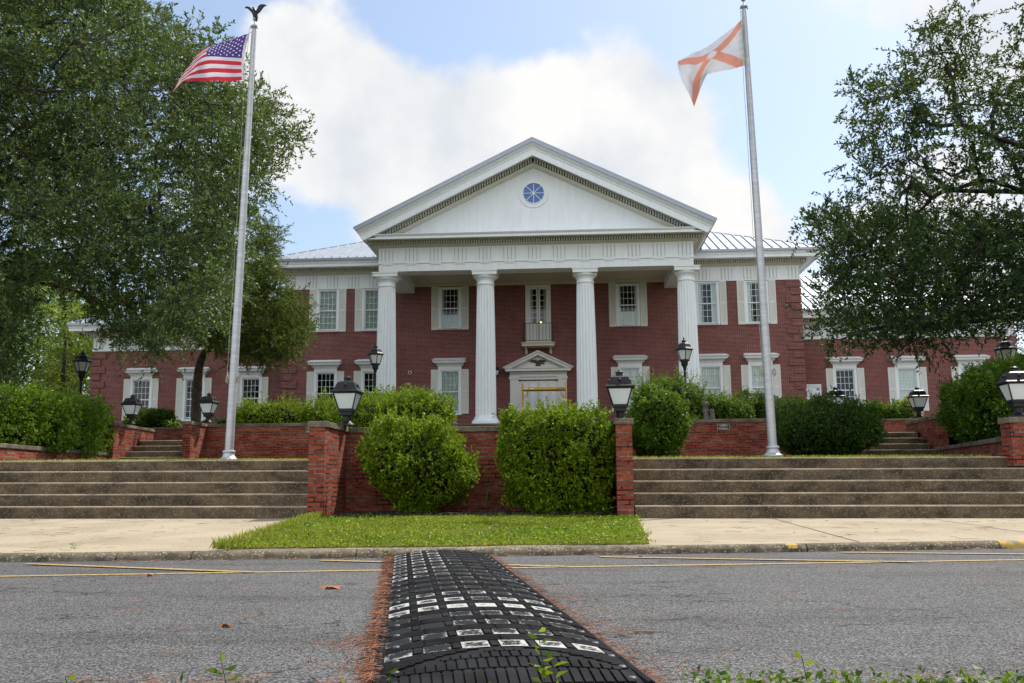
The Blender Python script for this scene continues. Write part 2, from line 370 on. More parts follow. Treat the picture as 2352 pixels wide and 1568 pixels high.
        if smooth:
            me.polygons.foreach_set('use_smooth', [True]*len(me.polygons))
            md = o.modifiers.new('es', 'EDGE_SPLIT'); md.split_angle = R(40)
        if bevel:
            md = o.modifiers.new('bv', 'BEVEL'); md.width = bevel; md.segments = 2; md.limit_method = 'ANGLE'; md.angle_limit = R(40)
        return o
def ctree(o, parent=None):
    c = o.copy(); COL.objects.link(c); c.parent = parent
    for ch in list(o.children): ctree(ch, c)
    return c
def np_mesh(name, V, Q, m, parent=None, rnd=None, world=True):
    me = bpy.data.meshes.new(name)
    if parent is not None and world: V = V-root_loc(parent)
    n = len(V); k = Q.shape[1]; q = len(Q)
    me.vertices.add(n); me.vertices.foreach_set('co', V.astype(np.float32).ravel())
    me.loops.add(q*k); me.loops.foreach_set('vertex_index', Q.astype(np.int32).ravel())
    me.polygons.add(q); me.polygons.foreach_set('loop_start', np.arange(0, q*k, k, dtype=np.int32)); me.polygons.foreach_set('loop_total', np.full(q, k, np.int32))
    me.update(calc_edges=True)
    if rnd is not None:
        a = me.attributes.new('rnd', 'FLOAT', 'FACE'); a.data.foreach_set('value', rnd.astype(np.float32))
    me.materials.append(M[m]); o = bpy.data.objects.new(name, me); COL.objects.link(o)
    if parent is not None: o.parent = parent
    return o
def unit(v): return v/np.maximum(np.linalg.norm(v, axis=-1, keepdims=True), 1e-9)
def rand_dir(n): return unit(rng.normal(size=(n, 3)))
def leaf_geo(Pb, D, Ln, Wd, bend=.15):
    n = len(Pb); S = unit(np.cross(D, rand_dir(n))); Nn = np.cross(D, S)
    Ln = np.broadcast_to(Ln, n)[:, None]; Wd = np.broadcast_to(Wd, n)[:, None]
    V = np.empty((n, 4, 3)); V[:, 0] = Pb; mid = Pb+D*Ln*.5+Nn*Ln*bend
    V[:, 1] = mid+S*Wd*.5; V[:, 2] = Pb+D*Ln; V[:, 3] = mid-S*Wd*.5
    return V.reshape(-1, 3)
def leaves_obj(name, Pb, D, Ln, Wd, m, parent, bend=.15):
    V = leaf_geo(Pb, D, Ln, Wd, bend); n = len(Pb)
    return np_mesh(name, V, np.arange(n*4).reshape(n, 4), m, parent, rng.random(n))
def inpoly(x, y, poly):
    x = np.asarray(x); y = np.asarray(y); c = np.zeros(x.shape, bool); j = len(poly)-1
    for i in range(len(poly)):
        xi, yi = poly[i]; xj, yj = poly[j]
        with np.errstate(divide='ignore', invalid='ignore'):
            c ^= ((yi > y) != (yj > y)) & (x < (xj-xi)*(y-yi)/(yj-yi)+xi)
        j = i
    return c
CX = -1.54

# ================================================================ GROUND
def sheet(name, pts, m, kind='structure', thick=0):
    b = MB(); b.add(pts, [tuple(range(len(pts)))]); o = b.build(name, m); tag(o, kind=kind)
    if o.data.polygons[0].normal.z < 0: o.data.flip_normals()
    return o
def grid_sheet(name, x0, x1, y0, y1, nx, ny, zf, m, kind='structure'):
    xs = np.linspace(x0, x1, nx+1); ys = np.linspace(y0, y1, ny+1); X, Y = np.meshgrid(xs, ys)
    V = np.stack([X, Y, zf(X, Y)], -1).reshape(-1, 3); i = np.arange(nx*ny); r = i//nx; c = i % nx; a = r*(nx+1)+c
    o = np_mesh(name, V, np.stack([a, a+1, a+nx+2, a+nx+1], 1), m); tag(o, kind=kind); return o
KP = [(-30., 4.9), (-12, 7.05), (-4.865, 7.86), (-1.61, 8.21), (1.517, 8.68), (4.186, 9.14), (12, 10.4), (30, 13.4)]
def kerb_y(x): return np.interp(x, [p[0] for p in KP], [p[1] for p in KP])
def side_z(x, y):                # pavement surface
    t = np.clip((y-kerb_y(x)-.14)/(13.5-kerb_y(x)-.14), 0, 1); return .066+t*(.155-.0053*x-.066)
grid_sheet('ground', -400, 400, -60, 900, 4, 4, lambda X, Y: 0*X-.03, 'lawn_ground')
xs = np.linspace(-40, 40, 81)
V = []; Q = []
for i, x in enumerate(xs): V += [(x, 2.62+.02*math.sin(x*3), 0), (x, float(kerb_y(x))+.03, 0)]
for i in range(len(xs)-1): Q.append((2*i, 2*i+2, 2*i+3, 2*i+1))
o = np_mesh('road', np.array(V, float), np.array(Q), 'asphalt'); tag(o, kind='structure')
# near verge the camera stands on
grid_sheet('verge', -12, 12, -4, 2.6, 40, 12, lambda X, Y: .045+.012*np.sin(X*5)*np.sin(Y*4), 'lawn_ground')
# pavement between kerb and steps
V = []; Q = []; rows = 12
for x in xs:
    ky = float(kerb_y(x))+.12
    for j in range(rows+1):
        y = ky+(13.62-ky)*j/rows; V.append((x, y, float(side_z(x, y))))
for i in range(len(xs)-1):
    for j in range(rows): a = i*(rows+1)+j; Q.append((a, a+rows+1, a+rows+2, a+1))
o = np_mesh('pavement', np.array(V, float), np.array(Q), 'sidewalk'); tag(o, kind='structure')
# joints cut in the pavement
jb = MB()
def strip(b, a, c, w, z=None):
    a = Vector(a); c = Vector(c); d = (c-a).normalized(); s = Vector((-d.y, d.x, 0))*w/2
    b.add([a-s, a+s, c+s, c-s], [(0, 1, 2, 3)])
for (xa, xb) in (((2.78, 13.45), None), ((4.87, 13.45), None), ((-7.0, 13.45), None), ((7.0, 13.45), None)):
    x = xa[0]; x2 = x-.12*1.; y2 = float(kerb_y(x))+.14
    n = 8
    for k in range(n):
        p = [(x+(x2-x)*t, 13.45+(y2-13.45)*t) for t in (k/n, (k+1)/n)]
        strip(jb, (*p[0], float(side_z(*p[0]))+.004), (*p[1], float(side_z(*p[1]))+.004), .012)
jj = jb.build('pavement_joints', 'joint_dark_gap_shade'); tag(jj, kind='structure')
# kerb stones
kprof = [(0, -.02), (.01, .03), (.03, .056), (.06, .068), (.13, .07), (.145, .06), (.145, -.02)]
joints = [-30, -12, -8.5, -3.9, -3.27, -1.87, -.93, .62+1.5, 3.95, 7.3, 12, 20, 30]
kerb = empty('kerb', (0, 8, 0)); tag(kerb, 'rounded pebble-aggregate concrete kerb between the road and the pavement', 'kerb')
for a, c in zip(joints[:-1], joints[1:]):
    kb = MB(); nseg = max(2, int((c-a)/.5)); ring = []
    X = np.linspace(a+.006, c-.006, nseg+1)
    vs = []
    for x in X:
        y = float(kerb_y(x)); vs += [(x, y+p, q) for p, q in kprof]
    n = len(kprof); fs = []
    for i in range(nseg):
        for k in range(n-1): q = i*n+k; fs.append((q, q+1, q+n+1, q+n))
    fs += [tuple(range(n)), tuple(range(nseg*n, nseg*n+n))]
    kb.add(vs, fs); kb.build('kerb_stone', 'worn_yellow' if a in (3.95,) else 'kerb_concrete', kerb, smooth=True)
yp = MB(); x = 1.98; y = float(kerb_y(x)); yp.add([(x-.05+q*.1, y+p-.003, z+.003) for p, z in kprof[1:5] for q in (0, 1)], [(0, 1, 3, 2), (2, 3, 5, 4), (4, 5, 7, 6)]); yp.build('paint_patch', 'worn_yellow', kerb)
# painted lines
lb = MB()
def pline(pts, w=.085, z=.004):
    for p, q in zip(pts[:-1], pts[1:]):
        a = PZ(*p, z); c = PZ(*q, z); n = 6
        for k in range(n):
            t0, t1 = k/n, (k+1)/n
            strip(lb, [a[i]+(c[i]-a[i])*t0 for i in range(2)]+[z], [a[i]+(c[i]-a[i])*t1 for i in range(2)]+[z], w)
pline([(-300, 1327), (0, 1323), (826, 1309.6), (1168, 1303.5), (1593, 1297), (2352, 1285), (2700, 1280)])
pline([(63, 1294), (580, 1313)], z=.008); pline([(738, 1286), (1297, 1300)], z=.008); pline([(1379, 1278), (2093, 1289.6)], z=.008); pline([(1934, 1267.7), (2352, 1271.7), (2600, 1275)], z=.008)
o = lb.build('road_lines', 'line_yellow'); tag(o, kind='structure')

# platform, terraces
PLX = lambda y: (-9.8-2.1*(y-14.9)/8.7, 6.8+2.13*(y-14.9)/8.7)
top_z = lambda x: 1.034-.0045*x
V = []; Q = []; ny = 12; nx = 30
for j in range(ny+1):
    y = 14.9+(24.6-14.9)*j/ny; a, c = PLX(y); a -= .1; c += .1
    for i in range(nx+1):
        x = a+(c-a)*i/nx; V.append((x, y, top_z(x)-.01+(.27)*(y-14.9)/8.9+.012*math.sin(x*2.1+y)))
for j in range(ny):
    for i in range(nx): q = j*(nx+1)+i; Q.append((q, q+1, q+nx+2, q+nx+1))
o = np_mesh('lower_lawn', np.array(V, float), np.array(Q), 'lawn_ground'); tag(o, kind='structure')
sheet('garden_soil', [(-3.6, 14.95, 1.42), (.72, 14.95, 1.42), (.72, 24.9, 2.1), (-3.6, 24.9, 2.1)], 'mulch')
sheet('upper_lawn', [(-60, 26.9, 2.0), (60, 26.9, 2.0), (60, 42, 2.84), (-60, 42, 2.84)], 'lawn_ground')
for n_, a, c in (('upper_lawn', -9.8, 7.05), ('upper_lawn', -60, -11.95), ('upper_lawn', 9.2, 60)):
    sheet(n_, [(a, 24.9, 2.02), (c, 24.9, 2.02), (c, 26.9, 2.0), (a, 26.9, 2.0)], 'lawn_ground')
for a, c in ((-11.95, -9.8), (7.05, 9.2)): sheet('landing', [(a, 25.2, 1.93), (c, 25.2, 1.93), (c, 26.9, 2.0), (a, 26.9, 2.0)], 'step_concrete')
sheet('side_lawn', [(-60, 14.9, 1.3), (-9.95, 14.9, 1.3), (-12.2, 24.9, 1.5), (-60, 24.9, 2.0)], 'lawn_ground')
sheet('side_lawn', [(60, 14.9, 1.28), (6.95, 14.9, 1.28), (9.3, 24.9, 1.42), (60, 24.9, 2.0)], 'lawn_ground')
tb = MB(); tb.box(-30, 26.5, 42.0, 64, 2.4, 3.3); o = tb.build('terrace', 'step_concrete'); tag(o, kind='structure')
sheet('back_ground', [(-400, 42, 2.8), (400, 42, 2.8), (400, 800, 3.5), (-400, 800, 3.5)], 'lawn_ground')

# ---------------------------------------------------------------- steps
def flight(label, xl, xr, y0, n, rise, tread, zf, depth=.6, group='flights of concrete steps'):
    xm = (xl+xr)/2; t = empty('concrete_steps', (xm, y0, zf(xm)), label, 'steps', group)
    for k in range(n):
        b = MB(); ya = y0+tread*k; yb = ya+(tread+.06 if k < n-1 else depth)
        a, c = (xl, xr) if not callable(xl) else (xl(k), xr(k)); z0a, z0c = zf(a), zf(c)
        zt = rise*(k+1); m_ = 24; vs = []; e = .022
        for i in range(m_+1):
            x = a+(c-a)*i/m_; z = zf(x)+zt; w = .006*math.sin(x*1.7+k*2.1)+.003*math.sin(x*5.3+k)
            vs += [(x, ya+w, z-rise-.05), (x, ya+w, z-e), (x, ya+w+e*.35, z-e*.3), (x, ya+w+e*1.3, z), (x, yb, z-.002), (x, yb, z-rise-.05)]
        fs = []
        for i in range(m_):
            for q in range(6): p = i*6+q; r = i*6+(q+1) % 6; fs.append((p, r, r+6, p+6))
        fs += [tuple(range(6)), tuple(range(m_*6, m_*6+6))]
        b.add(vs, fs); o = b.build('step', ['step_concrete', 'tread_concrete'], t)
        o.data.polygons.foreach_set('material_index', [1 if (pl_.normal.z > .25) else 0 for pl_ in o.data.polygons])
    return t
zf1 = lambda x: .155-.0050*x
flight('wide flight of five weathered concrete steps left of the lawn strip', -12.5, -3.80, 13.5, 5, .176, .32, zf1, .35)
# right flight: the two topmost steps stop at the end wall
t = flight('wide flight of five weathered concrete steps right of the lawn strip', .90, 9.5, 13.5, 5, .176, .32, zf1, .35)
zf2 = lambda x: 1.28
flight('narrow flight of four steps between low brick walls on the left', -11.75, -9.97, 23.9, 4, .163, .38, zf2, .5)
flight('narrow flight of four steps beside the low brick wall on the right', 7.22, 9.03, 23.9, 4, .163, .38, zf2, .5)

# ---------------------------------------------------------------- garden walls
WG = 'brick garden walls with concrete caps'
def wall_body(pts, t, z0, z1, cap=.09, over=.03):     # wall along a polyline in plan; returns (body, cap) builders
    pass
def gwall(label, boxes, capz=.09, over=.028, name='garden_wall'):
    # boxes: (x0,x1,y0,y1,z0,z1) of each straight run, butted end to end
    x0, x1, y0, y1, z0, z1 = boxes[0]
    t = empty(name, ((x0+x1)/2, (y0+y1)/2, z0), label, 'wall', WG)
    for k, (x0, x1, y0, y1, z0, z1) in enumerate(boxes):
        MB().box(x0, x1, y0, y1, z0, z1-capz).build('brick_wall_run', 'garden_brick', t)
        c = MB(); e = .0015*k
        n = max(2, int(max(x1-x0, y1-y0)/.35)); 
        c.box(x0-over, x1+over, y0-over, y1+over, z1-capz+.001, z1-e); c.build('cap', 'cap_concrete', t, bevel=.012)
    return t
gwall('central recessed brick garden wall behind the two clipped bushes', [(-3.79, -3.56, 13.46, 14.8, .1, 1.57), (.65, .88, 13.46, 14.8, .1, 1.56), (-3.762, .852, 14.83, 15.03, .1, 1.557), (-3.79, -3.59, 15.06, 24.6, .8, 1.56), (.68, .88, 15.06, 24.6, .8, 1.555)])
gwall('long brick wall behind the left flagpole with the small pillar at its left end', [(-9.96, -9.75, 23.6, 24.66, 1.0, 2.34), (-9.932, -3.56, 24.69, 24.9, 1.0, 2.335)])
gwall('long brick wall behind the right flagpole carrying the sign', [(7.0, 7.21, 23.6, 24.66, 1.0, 2.31), (.85, 7.182, 24.69, 24.9, 1.0, 2.305)])
def slant_wall(label, a, c, za, zc, th, z0, flip, name='garden_wall', capz=.085, over=.03):
    a = Vector((*a, 0)); c = Vector((*c, 0)); d = (c-a).normalized(); s = Vector((-d.y, d.x, 0))*flip
    t = empty(name, (a.x, a.y, z0), label, 'wall', WG)
    def slab(o0, o1, ext, zb, zt):
        p = [a-d*ext+s*o0, a-d*ext+s*o1, c+d*ext+s*o1, c+d*ext+s*o0]
        vs = [(q.x, q.y, zb[i]) for i, q in enumerate(p)]+[(q.x, q.y, zt[i]) for i, q in enumerate(p)]
        return MB().add(vs, [(0, 1, 2, 3), (4, 5, 6, 7), (0, 1, 5, 4), (1, 2, 6, 5), (2, 3, 7, 6), (3, 0, 4, 7)])
    slab(0, th, 0, [z0]*4, [za-capz, za-capz, zc-capz, zc-capz]).build('brick_wall_run', 'garden_brick', t)
    slab(-over, th+over, .03, [za-capz+.001]*2+[zc-capz+.001]*2, [za, za, zc, zc]).build('cap', 'cap_concrete', t, bevel=.012)
    return t
slant_wall('cheek wall with a lantern left of the narrow left steps', (-11.78, 23.6), (-11.95, 26.3), 2.33, 2.32, .22, 1.1, 1)
slant_wall('cheek wall with a lantern right of the narrow right steps', (9.05, 23.7), (9.22, 26.4), 2.28, 2.27, .22, 1.1, -1)
slant_wall('low cracked brick wall in front of the left hedge', (-9.82, 14.93), (-11.88, 23.5), 1.42, 1.555, .2, .9, 1)
slant_wall('low brick wall in front of the tall right hedge', (6.82, 14.93), (8.93, 23.6), 1.33, 1.47, .2, .9, -1)
gwall('end pillar at the right edge carrying the largest lantern', [(6.62, 7.02, 14.56, 14.90, .85, 1.585)])
gwall('end pillar at the far left edge beyond the left flight', [(-10.02, -9.62, 14.56, 14.90, .85, 1.60)])
t = empty('terrace_wall', (-1.5, 41.8, 2.3), 'long low brick terrace wall in front of the building', 'wall', WG)
MB().box(-27, 24, 41.75, 41.95, 2.3, 3.33).build('brick_wall_run', 'garden_brick', t); MB().box(-27.03, 24.03, 41.72, 41.99, 3.331, 3.41).build('cap', 'cap_concrete', t)

# ================================================================ BUILDING
B = empty('brick_building', (CX, 48, 3.3), 'two-storey red brick building with white columned portico and lower side wings', 'building')
def wallface(b, x0, x1, z0, z1, holes, Y, th):
    xs = sorted({x0, x1, *[h[0] for h in holes], *[h[1] for h in holes]}); zs = sorted({z0, z1, *[h[2] for h in holes], *[h[3] for h in holes]})
    for i in range(len(xs)-1):
        # merge vertically
        run = None
        for j in range(len(zs)-1):
            cx, cz = (xs[i]+xs[i+1])/2, (zs[j]+zs[j+1])/2
            hole = any(h[0] < cx < h[1] and h[2] < cz < h[3] for h in holes)
            if not hole: b.add([(xs[i], Y, zs[j]), (xs[i+1], Y, zs[j]), (xs[i+1], Y, zs[j+1]), (xs[i], Y, zs[j+1])], [(0, 1, 2, 3)])
    for h in holes:
        a, c, d, e = h
        b.add([(a, Y, d), (a, Y+th, d), (a, Y+th, e), (a, Y, e)], [(0, 1, 2, 3)]); b.add([(c, Y, d), (c, Y+th, d), (c, Y+th, e), (c, Y, e)], [(3, 2, 1, 0)])
        b.add([(a, Y, d), (c, Y, d), (c, Y+th, d), (a, Y+th, d)], [(0, 1, 2, 3)]); b.add([(a, Y, e), (c, Y, e), (c, Y+th, e), (a, Y+th, e)], [(3, 2, 1, 0)])
UP = [(-12.69, 'drape'), (-10.245, 'drape'), (-6.18, 'half'), (3.11, 'half'), (7.19, 'side'), (9.70, 'side')]
LO = [(-12.73, 'none'), (-10.245, 'none'), (-6.18, 'drape'), (3.13, 'pale'), (7.22, 'blind'), (9.73, 'blind')]
LW = [(-23.55, 'none'), (-20.57, 'none'), (-17.4, 'none')]; RW = [(14.5, 'none'), (17.7, 'pale'), (20.95, 'pale')]
hz = lambda lst, zb, zt: [(x-.5, x+.5, zb, zt) for x, _ in lst]
b = MB()
wallface(b, -15.02, 11.92, 2.5, 12.0, hz(UP, 8.80, 10.98)+hz(LO, 4.40, 6.60)+[(-2.11, -.99, 7.88, 10.98), (-2.62, -.56, 3.3, 6.05)], 48, .3)
b.add([(-15.02, 48, 2.5), (-15.02, 62, 2.5), (-15.02, 62, 12), (-15.02, 48, 12)], [(0, 1, 2, 3)]); b.add([(11.92, 48, 2.5), (11.92, 62, 2.5), (11.92, 62, 12), (11.92, 48, 12)], [(0, 1, 2, 3)])
b.add([(-15.02, 62, 2.5), (11.92, 62, 2.5), (11.92, 62, 12), (-15.02, 62, 12)], [(0, 1, 2, 3)])
b.build('wall', 'brick', B)
for x0, x1, lst, ox in ((-26.4, -15.02, LW, -26.4), (11.92, 23.35, RW, 23.35)):
    b = MB(); h = [(x-.5, x+.5, 4.40, 6.60) for x, _ in lst]
    wallface(b, x0, x1, 2.5, 8.7, h, 50, .3)
    b.add([(ox, 50, 2.5), (ox, 63, 2.5), (ox, 63, 8.7), (ox, 50, 8.7)], [(0, 1, 2, 3)]); b.add([(x0, 63, 2.5), (x1, 63, 2.5), (x1, 63, 8.7), (x0, 63, 8.7)], [(0, 1, 2, 3)])
    b.build('wing_wall', 'brick', B)
# dark rooms behind the windows
b = MB(); b.box(-15.0, 11.9, 52.5, 52.6, 3, 12); b.box(-26.3, -15.1, 54, 54.1, 3, 8.6); b.box(12, 23.3, 54, 54.1, 3, 8.6)
b.box(-15.0, 11.9, 48.35, 52.5, 7.3, 7.4); b.box(-15.0, 11.9, 48.35, 52.5, 11.2, 11.3); b.box(-15, 11.9, 48.35, 52.5, 3.31, 3.33); b.box(-26.3, -15.1, 50.35, 54, 7.4, 7.5); b.box(12, 23.3, 50.35, 54, 7.4, 7.5)
for x in (-15.0, -11.5, -8, -3.2, .2, 5.4, 8.4, 11.85, -19, -22, 16, 19.3): b.box(x-.03, x+.03, 48.4 if -16 < x < 12 else 50.4, 52.5, 3.33, 11.2 if -16 < x < 12 else 7.4)
b.build('inner_partition', 'interior', B)
# quoins
b = MB()
def quoins(xe, s, Y, z0, z1):
    z = z1; k = 0
    while z-.34 > z0:
        w = .75 if k % 2 == 0 else .48
        b.box(xe+s*.05, xe-s*w, Y-.06, Y+.01, z-.34, z); b.box(xe, xe+s*.055, Y-.055, Y+(.5 if k % 2 else .8), z-.34, z); z -= .4065; k += 1
for qa in ((11.92, 1, 48, 3.3, 11.0), (-15.02, -1, 48, 3.3, 11.0), (23.35, 1, 50, 3.3, 8.15), (-26.4, -1, 50, 3.3, 8.15)):
    b = MB(); quoins(*qa); b.build('quoin_stack', 'brick', B)

# ---- entablature and cornices
def dentils(b, x0, x1, y0, y1, z0, z1, pitch=.118, w=.068):
    n = int((x1-x0)/pitch)
    for k in range(n+1):
        x = x0+(x1-x0-w)*k/n; b.box(x, x+w, y0, y1, z0, z1)
def tri(b, xc, Y, z0, z1, w=.54, d=.04):
    for k in range(3): x = xc-w/2+k*w/3; b.box(x+.036, x+w/3-.036, Y-d, Y+.01, z0, z1-.03)
def cornice(xa, xb, Y, dz, retL, retR, name):
    # Y wall face, dz added to the heights of the main block
    z = lambda v: v+dz
    f = MB(); f.box(xa-(.02 if retL else 0), xb+(.02 if retR else 0), Y-.02, Y+.3, z(11.045), z(11.80))
    if retL: f.box(xa-.02, xa+.3, Y+.3, Y+14, z(11.045), z(11.8))
    if retR: f.box(xb-.3, xb+.02, Y+.3, Y+14, z(11.045), z(11.8))
    f.box(xa-(.045 if retL else 0), xb+(.045 if retR else 0), Y-.045, Y-.02, z(11.05), z(11.12))
    L_ = [(x) for x in np.arange(xb-.28 if retR else xa+.28, xa if retR else xb, -1.14 if retR else 1.14)]
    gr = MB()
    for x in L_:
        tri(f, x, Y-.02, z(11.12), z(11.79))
        for k in range(4): xx_ = x-.27+k*.18; gr.box(xx_-.014, xx_+.014, Y-.026, Y-.02, z(11.14), z(11.74))  # grey strips paint the shade of the triglyph grooves
    f.cur = 1; f.add(gr.v, gr.f); f.build('frieze', ['white', 'groove_shade'], B)
    ea = xa-(1.0 if retL else 0); eb = xb+(1.0 if retR else 0)
    d = MB()
    bed = [(Y-.02, z(11.80)), (Y-.10, z(11.83)), (Y-.26, z(11.91)), (Y-.26, z(11.925)), (Y-.12, z(11.93)), (Y-.12, z(12.10)), (Y-.02, z(12.10))]
    d.sweepx(bed, xa-(.1 if retL else 0), xb+(.1 if retR else 0)); dentils(d, xa-(.35 if retL else 0), xb+(.35 if retR else 0), Y-.38, Y-.1, z(11.93), z(12.10))
    for r, xw, s in ((retL, xa, -1), (retR, xb, 1)):
        if r:
            d.sweepy([(xw+s*.02, z(11.80)), (xw+s*.10, z(11.83)), (xw+s*.22, z(11.92)), (xw+s*.24, z(12.10)), (xw+s*.02, z(12.10))], Y, Y+14)
            yy = Y-.2
            while yy < Y+13: d.box(xw+s*.2, xw+s*.36, yy, yy+.078, z(11.92), z(12.08)); yy += .118
    dd_ = d.build('dentil_band', 'dentil_paint', B)
    g_ = MB(); g_.box(xa-(.14 if retL else 0), xb+(.14 if retR else 0), Y-.16, Y-.122, z(11.932), z(12.098)); g_.build('gap_shade_strip', 'joint_dark_gap_shade', dd_)  # black strip paints shade into the gaps between dentils
    c = MB()
    prof = [(Y, z(12.10)), (Y-.8, z(12.10)), (Y-.8, z(12.07)), (Y-.90, z(12.07)), (Y-.90, z(12.22)), (Y-.93, z(12.23)), (Y-.95, z(12.30)), (Y-1.0, z(12.37)), (Y-1.0, z(12.38)), (Y, z(12.5))]
    c.sweepx(prof, ea+.002 if retL else ea, eb-.002 if retR else eb)
    for r, xw, s in ((retL, xa, -1), (retR, xb, 1)):
        if r: c.sweepy([(xw, z(12.101)), (xw+s*.8, z(12.101)), (xw+s*.8, z(12.071)), (xw+s*.9, z(12.071)), (xw+s*.9, z(12.22)), (xw+s*.95, z(12.3)), (xw+s*1.0, z(12.37)), (xw, z(12.5))], Y-.875, Y+15)
    c.build('cornice', 'white', B)
    g = MB(); g.box(ea-.03, eb+.03, Y-1.06, Y-1.003, z(12.372), z(12.49))
    for r, xw, s in ((retL, xa, -1), (retR, xb, 1)):
        if r: g.box(xw+s*1.003, xw+s*1.06, Y-1.0, Y+15, z(12.372), z(12.49))
    g.build('gutter', 'fascia_metal', B)
cornice(-15.02, -8.95, 48, 0, True, False, 'l'); cornice(5.87, 11.92, 48, 0, False, True, 'r')
cornice(-26.4, -15.05, 50, -2.83, True, False, 'wl'); cornice(11.95, 23.35, 50, -2.83, False, True, 'wr')

# ---- roofs
def hip_roof(x0, x1, y0, y1, z, p, hipL, hipR, seam=.445):
    ym = (y0+y1)/2; h = (ym-y0)*p; t = ym-y0
    xa = x0+(t if hipL else 0); xb = x1-(t if hipR else 0)
    b = MB(); A = (x0, y0, z); Bp = (x1, y0, z); C = (x1, y1, z); D = (x0, y1, z); E_ = (xa, ym, z+h); G = (xb, ym, z+h)
    b.add([A, Bp, G, E_], [(0, 1, 2, 3)]); b.add([D, C, G, E_], [(0, 1, 2, 3)]); b.add([A, D, E_], [(0, 1, 2)]); b.add([Bp, C, G], [(0, 1, 2)])
    b.add([(x0, y0, z-.03), (x1, y0, z-.03), (x1, y1, z-.03), (x0, y1, z-.03)], [(0, 1, 2, 3)])
    x = x0+seam/2
    while x < x1:                    # standing seams of the front slope
        tt = t
        if hipL: tt = min(tt, x-x0)
        if hipR: tt = min(tt, x1-x)
        if tt > .15:
            zz = z+tt*p; w = .025; hh = .075
            b.add([(x-w, y0, z), (x+w, y0, z), (x+w, y0+tt, zz), (x-w, y0+tt, zz), (x-w, y0, z+hh), (x+w, y0, z+hh), (x+w, y0+tt, zz+hh), (x-w, y0+tt, zz+hh)], [(4, 5, 6, 7), (0, 1, 5, 4), (1, 2, 6, 5), (2, 3, 7, 6), (3, 0, 4, 7)])
        x += seam
    if hipL: b.tube([A, E_], .05, 6)
    if hipR: b.tube([Bp, G], .05, 6)
    b.tube([E_, G], .05, 6)
    return b.build('roof', 'roof_metal', B)
hip_roof(-16.06, 12.96, 46.96, 63, 12.49, .455, True, True)
hip_roof(-27.44, -15.05, 48.96, 64, 9.66, .455, True, False); hip_roof(11.95, 24.39, 48.96, 64, 9.66, .455, False, True)
SL = .4935; ZA = 16.73; HW = 8.37
b = MB()
for s in (-1, 1):
    xe = CX+s*HW
    b.add([(CX, 41.66, ZA), (xe, 41.66, ZA-SL*HW), (xe, 54, ZA-SL*HW), (CX, 56, ZA), (CX, 41.66, ZA-.05), (xe, 41.66, ZA-SL*HW-.05), (xe, 54, ZA-SL*HW-.05), (CX, 56, ZA-.05)],
          [(0, 1, 2, 3), (4, 5, 6, 7), (0, 1, 5, 4), (1, 2, 6, 5)])
    y = 42.1
    while y < 54:
        b.add([(CX, y, ZA), (xe, y, ZA-SL*HW), (xe, y+.035, ZA-SL*HW), (CX, y+.035, ZA), (CX, y, ZA+.045), (xe, y, ZA-SL*HW+.045), (xe, y+.035, ZA-SL*HW+.045), (CX, y+.035, ZA+.045)], [(4, 5, 6, 7), (0, 1, 5, 4), (1, 2, 6, 5), (2, 3, 7, 6), (3, 0, 4, 7)]); y += .445
b.build('portico_roof', 'roof_metal', B)
def rake(prof, m, name, k=.5, dent=False):
    b = MB()
    for s in (-1, 1):
        n = len(prof); vs = [(CX, y, ZA+dz) for y, dz in prof]
        for y, dz in prof:
            hx = HW+dz*k; vs.append((CX+s*hx, y, ZA-SL*hx+dz))
        b.add(vs, [(i, (i+1) % n, n+(i+1) % n, n+i) for i in range(n)]+[tuple(range(n-1, -1, -1)), tuple(range(n, 2*n))])
    return b.build(name, m, B)
rake([(41.66, -.052), (41.66, -.23), (41.70, -.23), (41.9, -.10), (41.9, -.052)], 'fascia_metal', 'rake_edge')
rake([(41.701, -.24), (41.74, -.30), (41.78, -.33), (41.86, -.42), (41.86, -.47), (41.90, -.48), (41.90, -.80), (41.99, -.80), (41.99, -.66), (42.95, -.66), (42.95, -.10), (41.901, -.10)], 'white', 'raking_cornice')
b = MB()
prof = [(42.8, -.66), (42.8, -.90), (42.62, -.905), (42.62, -.93), (42.72, -1.0), (42.85, -1.05), (42.95, -1.05), (42.95, -.66)]
for s in (-1, 1):
    n = len(prof); hx0 = 7.0
    vs = [(CX, y, ZA+dz) for y, dz in prof]+[(CX+s*hx0, y, ZA-SL*hx0+dz) for y, dz in prof]
    b.add(vs, [(i, (i+1) % n, n+(i+1) % n, n+i) for i in range(n)])
    x = .05
    while x < 6.9:
        xa, xb = CX+s*x, CX+s*(x+.068); za, zb = ZA-SL*x, ZA-SL*(x+.068)
        b.add([(xa, 42.48, za-.68), (xb, 42.48, zb-.68), (xb, 42.48, zb-.88), (xa, 42.48, za-.88), (xa, 42.8, za-.68), (xb, 42.8, zb-.68), (xb, 42.8, zb-.88), (xa, 42.8, za-.88)],
              [(0, 1, 2, 3), (0, 1, 5, 4), (1, 2, 6, 5), (2, 3, 7, 6), (3, 0, 4, 7)]); x += .122
dd_ = b.build('raking_dentil_band', 'dentil_paint', B)
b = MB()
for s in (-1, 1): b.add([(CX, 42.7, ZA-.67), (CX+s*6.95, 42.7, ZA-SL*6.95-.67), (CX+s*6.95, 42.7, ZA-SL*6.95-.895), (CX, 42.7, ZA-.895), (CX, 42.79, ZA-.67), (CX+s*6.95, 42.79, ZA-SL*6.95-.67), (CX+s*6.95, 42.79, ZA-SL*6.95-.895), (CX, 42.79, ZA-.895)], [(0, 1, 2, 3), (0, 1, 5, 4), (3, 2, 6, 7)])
b.build('gap_shade_strip', 'joint_dark_gap_shade', dd_)  # black strips paint the shade between the raking dentils
b = MB(); zt = 12.2
